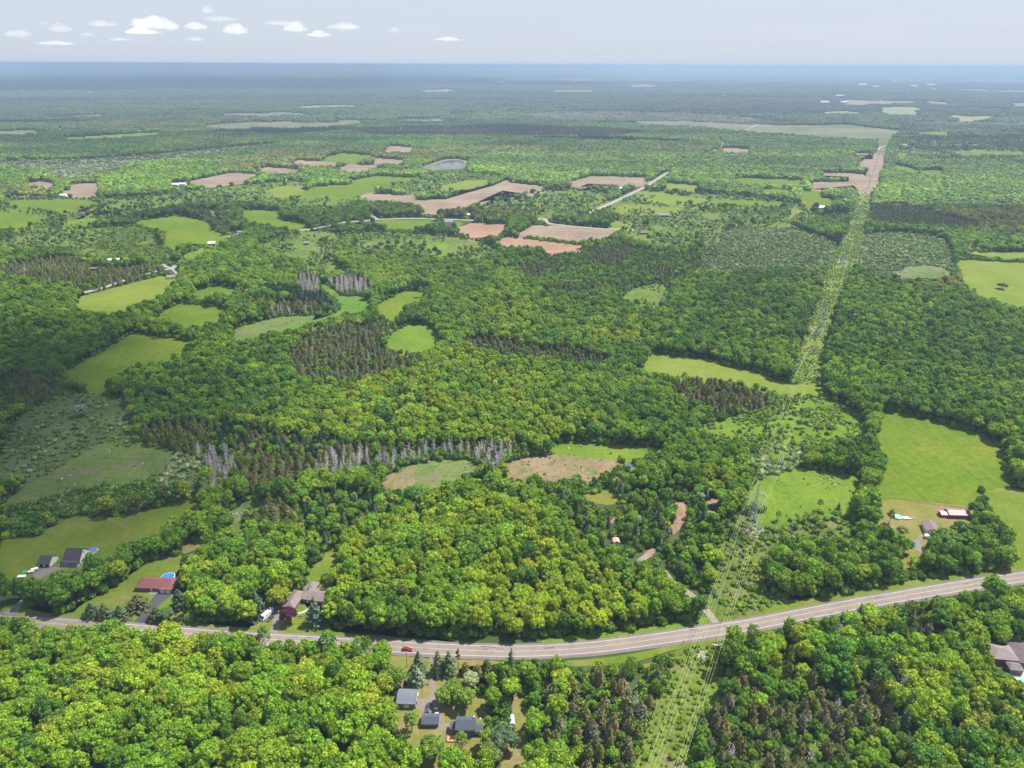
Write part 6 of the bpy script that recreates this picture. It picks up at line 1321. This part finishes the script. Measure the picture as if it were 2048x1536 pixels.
# ------------------------------------------------------------------ trees set one by one
def place_tree(kind, x, y, tint, sxy, sz, lab, group=None, cat='tree', var=None, name=None, rz=None):
    nm = {'broad': 'broadleaf_tree', 'spruce': 'spruce_tree', 'cedar': 'cedar_tree', 'dead': 'dead_tree', 'bush': 'bush'}[kind] if name is None else name
    ms = PRO[kind]; me = ms[(var if var is not None else int(RNG.integers(len(ms)))) % len(ms)]
    rz = RNG.uniform(0, 6.283) if rz is None else rz
    if kind == 'bush':
        o = bpy.data.objects.new(nm, me); COL.objects.link(o); o.location = (x, y, 0); o.rotation_euler = (0, 0, rz); o.scale = (sxy, sxy, sz)
        o['tint'] = [float(v) for v in tint]; return tag(o, lab, 'bush', group)
    e = bpy.data.objects.new(nm, None); COL.objects.link(e); e.location = (x, y, 0); e.rotation_euler = (0, 0, rz); e.scale = (sxy, sxy, sz)
    tag(e, lab, cat, group)
    c = bpy.data.objects.new(me.name.split('.')[0], me); COL.objects.link(c); c.parent = e; c['tint'] = [float(v) for v in tint]
    tm = TRUNK[kind]; t = bpy.data.objects.new('trunk', tm[int(RNG.integers(len(tm)))]); COL.objects.link(t); t.parent = e
    return e
HERO = [  # kind, base px, height, crown radius, tint, label
 ('spruce', (838, 1340), 12, 3.4, (.055, .085, .035), 'tall pine left of the gravel driveway near the highway'),
 ('spruce', (833, 1368), 12, 3.8, (.085, .115, .065), 'grey green pine directly behind the metal roofed barn'),
 ('spruce', (877, 1345), 14, 3.2, (.075, .10, .035), 'left one of the two tall pines right of the gravel driveway'),
 ('spruce', (898, 1346), 14, 3.5, (.05, .085, .035), 'right one of the two tall pines right of the gravel driveway'),
 ('spruce', (875, 1357), 4, 1.3, (.05, .06, .025), 'knee high young pine at the edge of the gravel driveway'),
 ('broad', (889, 1408), 9.5, 4.6, (.075, .13, .012), 'left crown of the round maple clump right of the driveway'),
 ('broad', (906, 1395), 10, 4.6, (.075, .125, .012), 'back crown of the round maple clump right of the driveway'),
 ('broad', (928, 1414), 10.5, 5.4, (.07, .12, .012), 'biggest crown of the round maple clump right of the driveway'),
 ('broad', (782, 1372), 11, 4.6, (.085, .135, .015), 'bright maple left of the metal roofed barn'),
 ('broad', (801, 1375), 11, 5.0, (.07, .125, .015), 'round maple touching the corner of the metal roofed barn'),
 ('broad', (741, 1378), 10, 4.2, (.08, .13, .015), 'yellowish maple alone above the lower left wood'),
 ('broad', (942, 1370), 7.5, 3.8, (.17, .20, .10), 'pale silvery tree at the edge of the dry lawn'),
 ('cedar', (931, 1348), 8, 2.4, (.085, .075, .02), 'rusty green cedar nearest the slim poplar'),
 ('cedar', (955, 1352), 8, 2.2, (.10, .085, .02), 'rusty cedar right of the pale silvery tree'),
 ('cedar', (974, 1345), 9, 2.6, (.045, .065, .02), 'dark cedar at the highway edge right of the poplar'),
 ('broad', (824, 1462), 11, 4.8, (.08, .13, .015), 'round maple in front of the barn and garage'),
 ('broad', (864, 1518), 13, 5.0, (.075, .125, .012), 'tall maple below the garage at the bottom'),
 ('broad', (924, 1502), 10, 4.2, (.085, .13, .02), 'loose crowned maple below the teal house'),
 ('broad', (974, 1495), 11, 3.8, (.11, .155, .015), 'yellow green maple at the corner of the sunroom'),
 ('broad', (1008, 1498), 12, 6.0, (.055, .085, .04), 'broad dark pine like tree beside the pale blue shed'),
 ('broad', (985, 1520), 10, 4.8, (.085, .12, .03), 'grey green tree below the broad dark tree'),
 ('broad', (559, 1212), 13.5, 5.9, (.125, .150, .008), 'yellow leaved tree beside the bungalow driveway'),
 ('broad', (578, 1246), 10.5, 4.3, (.045, .010, .026), 'round purple leaved tree before the bungalow'),
 ('spruce', (632, 1246), 17, 4.3, (.045, .075, .045), 'tall blue green spruce on the bungalow lawn'),
 ('spruce', (517, 1230), 16, 4.2, (.035, .062, .03), 'tall dark spruce left of the motorhome'),
 ('cedar', (277, 1216), 9, 5.0, (.05, .055, .018), 'big round dark cedar before the red roofed house'),
 ('cedar', (316, 1237), 8.5, 3.6, (.045, .055, .022), 'dark cedar right beside the black driveway'),
 ('broad', (334, 1240), 7.5, 3.8, (.05, .095, .03), 'bluish green tree right of the black driveway'),
 ('spruce', (362, 1214), 12, 4.4, (.028, .052, .028), 'dark spruce at the garage end of the red roofed house'),
 ('spruce', (186, 1232), 9, 3.9, (.04, .06, .025), 'left one of the three roadside spruces by the lawn'),
 ('spruce', (212, 1235), 9.5, 3.6, (.05, .07, .03), 'middle one of the three roadside spruces by the lawn'),
 ('spruce', (243, 1238), 9, 4.2, (.04, .062, .028), 'right one of the three roadside spruces by the lawn'),
 ('broad', (2003, 578), 9, 6.8, (.045, .08, .02), 'lone round tree in the pale pasture at the right edge'),
 ('broad', (1888, 1104), 16, 8.5, (.055, .11, .014), 'huge round maple shading the grey driveway at the right'),
 ('broad', (1918, 1080), 13, 6.5, (.05, .10, .016), 'wide maple covering the end of the red barn'),
 ('broad', (1802, 1072), 7.5, 3.9, (.11, .135, .04), 'weeping willow on the lawn right of the pale blue pool'),
 ('broad', (1778, 1046), 10, 3.6, (.045, .095, .015), 'round dark tree just left of the pale blue pool'),
 ('broad', (1805, 1104), 11, 4.6, (.05, .105, .016), 'dark green tree below the pink roofed cottage'),
 ('broad', (1765, 1082), 11, 5.2, (.075, .11, .02), 'olive tree left of the pink roofed cottage'),
 ('broad', (1948, 1032), 11, 5.5, (.045, .09, .018), 'dark tree at the field corner beyond the red barn'),
 ('spruce', (1455, 1262), 0, 0, None, None),
 ('broad', (1606, 417), 14, 8.0, (.36, .24, .012), 'vivid yellow tree beside the lane of the white barn'),
 ('broad', (407, 556), 9, 6.0, (.28, .30, .012), 'bright yellow tree right of the grey roofed farmhouse'),
 ('broad', (319, 549), 10, 3.4, (.04, .02, .03), 'small purple leaved tree at the end of the pale road'),
 ('broad', (396, 556), 11, 4.0, (.045, .02, .032), 'purple leaved tree near the bright yellow tree'),
 ('broad', (164, 436), 11, 9.0, (.17, .12, .18), 'lilac flowering tree by the left meadow'),
 ('broad', (163, 832), 11, 6.5, (.13, .18, .15), 'pale silvery tree among the dark left thickets'),
 ('broad', (1253, 1010), 0, 0, None, None),
]
for kind, px, H_, Rr, tint, lab in HERO:
    if not lab: continue
    p = at(*px); H0, R0 = {'broad': (13.8, 4.3), 'spruce': (14.3, 2.5), 'cedar': (11.0, 2.6)}[kind]
    place_tree(kind, p[0], p[1], tuple(v * 1.5 for v in tint), Rr / R0, H_ / H0, lab); KEEPOUT.append((p[0], p[1], Rr * 1.05 + 1.6))
# slim poplar: its own mesh
pop = broad_crown('crown', 951, 15, 1.15, 12, 26, .6, .82)
PRO['poplar'] = [pop]; p = at(916.5, 1338)
e = tag(empty('poplar_tree', (p[0], p[1], 0)), 'slim columnar poplar standing at the highway edge', 'tree')
c = bpy.data.objects.new('crown', pop); COL.objects.link(c); c.parent = e; c['tint'] = [.075, .10, .03]
t = bpy.data.objects.new('trunk', TRUNK['spruce'][0]); COL.objects.link(t); t.parent = e
KEEPOUT.append((p[0], p[1], 4))
# ------------------------------------------------------------------ woods
rows = scatter(hexgrid(165, 1500, 6.3), 6.3)
rows += bush_extra(); rows += edge_growth()
rows_mid = scatter(hexgrid(1500, 3800, 9.5, 80, .76), 9.5)
allr = rows
# the 300 of each kind that show largest become single trees
CW = {'broad': 'mid green', 'lime': 'bright green', 'yellow': 'yellow green', 'dark': 'dark green', 'olive': 'olive green', 'browncon': 'reddish brown', 'greybrown': 'grey brown', 'darkcon': 'blackish green', 'spruce': 'blue green', 'cedar': 'olive green',
      'dead': 'bare grey', 'bush': 'green', 'greybush': 'grey green', 'pale': 'pale silvery', 'rust': 'rusty'}
KW = {'broad': 'round crowned tree', 'spruce': 'pointed conifer', 'cedar': 'slender cedar', 'dead': 'leafless tree', 'bush': 'bush'}
GRP = {'broad': 'broadleaf trees of the woods round the highway', 'spruce': 'pointed conifers in the mixed woods', 'cedar': 'cedars and larches in the brown woods', 'dead': 'bare grey trees standing in the woods', 'bush': 'bushes in the scrub'}
by = {}
for r in allr: by.setdefault(r[2], []).append(r)
rest = {}
used = set(); first = {}
for kind, L in by.items():
    q = []
    for i, r in enumerate(L):
        x, y = pix((r[0], r[1], 6.0 * r[5])); d = math.hypot(math.hypot(r[0], r[1]), CAM_H)
        vis = 8 < x < 2040 and 200 < y < 1528
        size = {'broad': 8, 'spruce': 6, 'cedar': 5, 'dead': 4.5, 'bush': 3}[kind] * r[4] / d
        q.append((size if vis else -1, i, x, y))
    q.sort(key=lambda t: -t[0]); single = set()
    for s, i, x, y in q[:300 - (45 if kind == 'broad' else 20)]:
        if s < 0: break
        r = L[i]; single.add(i)
        lab = '%s %s, %s percent across and %s down' % (CW[r[7]], KW[kind], numdec(x / 20.48), numdec(y / 15.36))
        if lab in used:
            l2 = ('taller ' if r[5] > first[lab] else 'shorter ') + lab; lab = lab if l2 in used else l2
        else: first[lab] = r[5]
        used.add(lab)
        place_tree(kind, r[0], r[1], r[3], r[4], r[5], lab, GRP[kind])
    rest[kind] = [(r[0], r[1], r[3], r[4], r[5]) for i, r in enumerate(L) if i not in single]
NMS = {'broad': ('broadleaf_woods', 'green broadleaf woods covering the plain', 'woods'), 'spruce': ('conifer_woods', 'scattered conifers of the mixed woods', 'woods'), 'cedar': ('cedar_woods', 'brown and olive cedar woods', 'woods'),
       'dead': ('dead_woods', 'bands of bare grey dead trees by the marshes', 'woods'), 'bush': ('undergrowth', 'bushes and low growth of the scrub and marshes', 'undergrowth')}
for kind, L in rest.items():
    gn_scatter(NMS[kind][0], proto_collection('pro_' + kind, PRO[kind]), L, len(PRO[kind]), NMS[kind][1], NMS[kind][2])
tree_like = []; cone_like = []; low_like = []
for r in rows_mid:
    t = (r[0], r[1], r[3], r[4], r[5])
    if r[2] in ('spruce', 'cedar'): cone_like.append((t[0], t[1], t[2], t[3] * 1.25, t[4]))
    elif r[2] in ('bush', 'dead'): low_like.append((t[0], t[1], t[2], t[3] * 1.9, t[4] * 1.5) if r[2] == 'bush' else (t[0], t[1], tuple(np.array(t[2]) * .75), 2.0, 4.0))
    else: tree_like.append(t)
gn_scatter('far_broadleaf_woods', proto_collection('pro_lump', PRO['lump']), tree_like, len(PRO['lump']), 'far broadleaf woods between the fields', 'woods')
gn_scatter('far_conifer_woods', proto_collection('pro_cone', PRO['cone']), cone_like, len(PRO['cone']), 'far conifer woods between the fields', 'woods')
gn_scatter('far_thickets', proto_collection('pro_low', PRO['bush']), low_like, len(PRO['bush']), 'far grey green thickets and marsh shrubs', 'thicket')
# canopy patches to 13 km
rows_mid = None
P = hexgrid(3800, 14000, 74, 200, .76)
ok = np.ones(len(P), bool)
for x, y, r in KEEPOUT[-80:]: ok &= np.hypot(P[:, 0] - x, P[:, 1] - y) > r + 42
P = P[ok]; c, px, py = class_at(P, 1.0); cm, _, _ = class_at(P, 9.0)
S_ = np.array([.3, 1]); f1 = vnoise(P * S_, 600, 31) * .6 + vnoise(P * S_, 230, 32) * .4; f2 = vnoise(P * S_, 500, 33); f3 = vnoise(P * np.array([.6, 1]), 200, 35)
fr = []
for i in range(len(P)):
    k, k2 = chr(c[i]), chr(cm[i])
    if k == 'F' or k2 == 'F': continue
    if f3[i] > .86: continue
    t = np.array({'D': (.058, .098, .022), 'K': (.036, .068, .024), 'B': (.075, .075, .05), 'M': (.046, .078, .026), 'T': (.085, .10, .055)}.get(k, (.055, .09, .02)))
    t = (t * .8 + t.mean() * .2) * 1.25 * (.35 + 1.3 * f1[i]) * RNG.uniform(.85, 1.15)
    if f2[i] > .66: t = t * np.array([1.15, .86, 1.2])
    s = 1.0; h = .55 if k in 'BT' else RNG.uniform(.8, 1.15)
    fr.append((P[i, 0], P[i, 1], tuple(t), s, h))
gn_scatter('distant_woods', proto_collection('pro_canopy', PATCH), fr, len(PATCH), 'distant woods fading into blue haze', 'woods')

# ------------------------------------------------------------------ clouds
cm_, nt, b = mat_new('cloud'); b.inputs['Base Color'].default_value = (.93, .93, .93, 1); b.inputs['Roughness'].default_value = 1; b.inputs['Specular IOR Level'].default_value = 0
def cloud(x, y, z, w, d, h, lab, seed, n=34, mat=None):
    rng = np.random.default_rng(seed); mb = MB()
    for k in range(n):
        a = rng.uniform(0, 6.283); q = rng.uniform(0, 1) ** .8; r = rng.uniform(.09, .26) * (1.25 - q * .8)
        v, f = ico(3, r, (math.cos(a) * q * .5, math.sin(a) * q * .5, r * rng.uniform(-.1, .7)), (1, 1, 1), 0, rng)
        # cauliflower relief on each billow
        u = v - v.mean(0); nn_ = np.sin(u[:, 0] * 47 + seed) * np.sin(u[:, 1] * 53 + k) * np.sin(u[:, 2] * 43) + .5 * np.sin(u[:, 0] * 97 + k) * np.sin(u[:, 2] * 103 + seed)
        v = v + u * nn_[:, None] * .12; v[:, 2] = np.where(v[:, 2] < 0, v[:, 2] * .5, v[:, 2])
        mb.add(v * np.array([w, d, h / .38]), f)
    o = mb.build('cloud', mat or cm_, smooth=True); o.location = (x, y, z); return tag(o, lab, 'cloud')
def soft_cloud_mat(name, dens, rg=(.36, .62)):
    m = bpy.data.materials.new(name); m.use_nodes = True; nt = m.node_tree; nt.nodes.clear(); out = nt.nodes.new('ShaderNodeOutputMaterial')
    df = N(nt, 'ShaderNodeBsdfDiffuse'); df.inputs[0].default_value = (.95, .95, .95, 1); tp = N(nt, 'ShaderNodeBsdfTransparent'); ms = N(nt, 'ShaderNodeMixShader')
    tl = N(nt, 'ShaderNodeBsdfTranslucent'); tl.inputs[0].default_value = (.95, .95, .95, 1); m2 = N(nt, 'ShaderNodeMixShader'); m2.inputs[0].default_value = .5
    nt.links.new(df.outputs[0], m2.inputs[1]); nt.links.new(tl.outputs[0], m2.inputs[2])
    t = N(nt, 'ShaderNodeTexCoord'); n = noise(nt, t.outputs['Object'], .005, 8, .75, .8); mr = N(nt, 'ShaderNodeMapRange'); mr.inputs[1].default_value = rg[0]; mr.inputs[2].default_value = rg[1]; mr.inputs[3].default_value = 0; mr.inputs[4].default_value = dens
    nt.links.new(n, mr.inputs[0]); nt.links.new(mr.outputs[0], ms.inputs[0]); nt.links.new(tp.outputs[0], ms.inputs[1]); nt.links.new(m2.outputs[0], ms.inputs[2]); nt.links.new(ms.outputs[0], out.inputs[0])
    return m
def vol_cloud_mat(name, dens):
    m = bpy.data.materials.new(name); m.use_nodes = True; nt = m.node_tree; nt.nodes.clear(); out = nt.nodes.new('ShaderNodeOutputMaterial')
    v = nt.nodes.new('ShaderNodeVolumePrincipled'); v.inputs['Color'].default_value = (1, 1, 1, 1); v.inputs['Density'].default_value = dens; v.inputs['Anisotropy'].default_value = .25
    nt.links.new(v.outputs[0], out.inputs['Volume']); return m
SOFT = vol_cloud_mat('soft_cloud', .0010); FAINT = vol_cloud_mat('faint_cloud', .0004)
def sky_at(x, y, z):
    a = (x - 1024) / F; b_ = (768 - y) / F; d = fw + rt * a + up * b_; t = (z - CAM_H) / d[2]; return np.array([0, 0, CAM_H]) + d * t, float(t)
CL = [((300, 52), 75, 26, 'largest puffy white cloud near the upper left', SOFT), ((338, 56), 40, 16, 'white puff at the right shoulder of the largest cloud', SOFT), ((283, 66), 70, 10, 'flat cloud under the largest one', SOFT), ((395, 56), 44, 13, 'small white cloud right of the largest one', SOFT), ((470, 64), 50, 18, 'hazy white cloud left of the centre sky', SOFT),
      ((592, 60), 48, 14, 'round white cloud nearest the centre of the sky', SOFT), ((638, 71, 1600), 46, 9, 'thin white cloud right of the round one', SOFT), ((415, 24), 24, 12, 'tiny white cloud highest in the sky', SOFT), ((392, 80), 36, 7, 'thin low cloud strip under the small white cloud', FAINT), ((120, 60), 46, 12, 'faint cloud at the far left', FAINT),
      ((175, 70), 30, 7, 'small faint cloud strip at the left', FAINT), ((86, 47), 20, 7, 'faint wisp at the upper far left', FAINT), ((35, 70), 50, 12, 'broad faint cloud at the left edge', FAINT), ((240, 80), 40, 6, 'thin faint strip below the flat cloud', FAINT), ((788, 62), 26, 10, 'faint wisp right of the centre clouds', FAINT)]
CL += [((560, 48), 60, 8, 'very thin veil left of the round white cloud', FAINT), ((690, 56), 70, 9, 'thin veil right of the centre clouds', FAINT), ((205, 50), 60, 9, 'thin veil left of the largest cloud', FAINT), ((900, 80), 60, 6, 'thin low strip right of the centre sky', FAINT), ((110, 88), 70, 6, 'thin low strip at the left above the horizon', FAINT), ((440, 40), 60, 8, 'thin veil above the hazy cloud', FAINT)]
for i, (px, w, hgt, lab, mt) in enumerate(CL):
    p, t = sky_at(px[0], px[1], 1900); s = t / F
    o = cloud(p[0], p[1], p[2], w * s, w * s * .8, hgt * s, lab, 40 + i, 40, mt)
    rm = o.modifiers.new('union', 'REMESH'); rm.mode = 'VOXEL'; rm.voxel_size = w * s / 90
# fair weather clouds over the plain, above the picture; their shadows lie on the land
THIN = soft_cloud_mat('thin_cloud', .055, (.25, .6))
THICK = soft_cloud_mat('thick_cloud', .85, (.3, .5))
def shade_cloud(gx, gy, w, d, lab, seed, z=1500, mt=None):
    o = Vector((gx, gy, 0)) + SUN_DIR * (z / SUN_DIR.z)
    cloud(o.x, o.y, z, w, d, 260, lab, seed, 40 if mt else 110, mt or THIN)
p = at(-40, 925); shade_cloud(p[0] - 45, p[1], 520, 760, 'wide white cloud shading the left marsh', 71)
p = at(0, 250); shade_cloud(-4500, 12800, 10500, 10000, 'long white cloud bank shading the far left plain', 73, 2700, THICK)
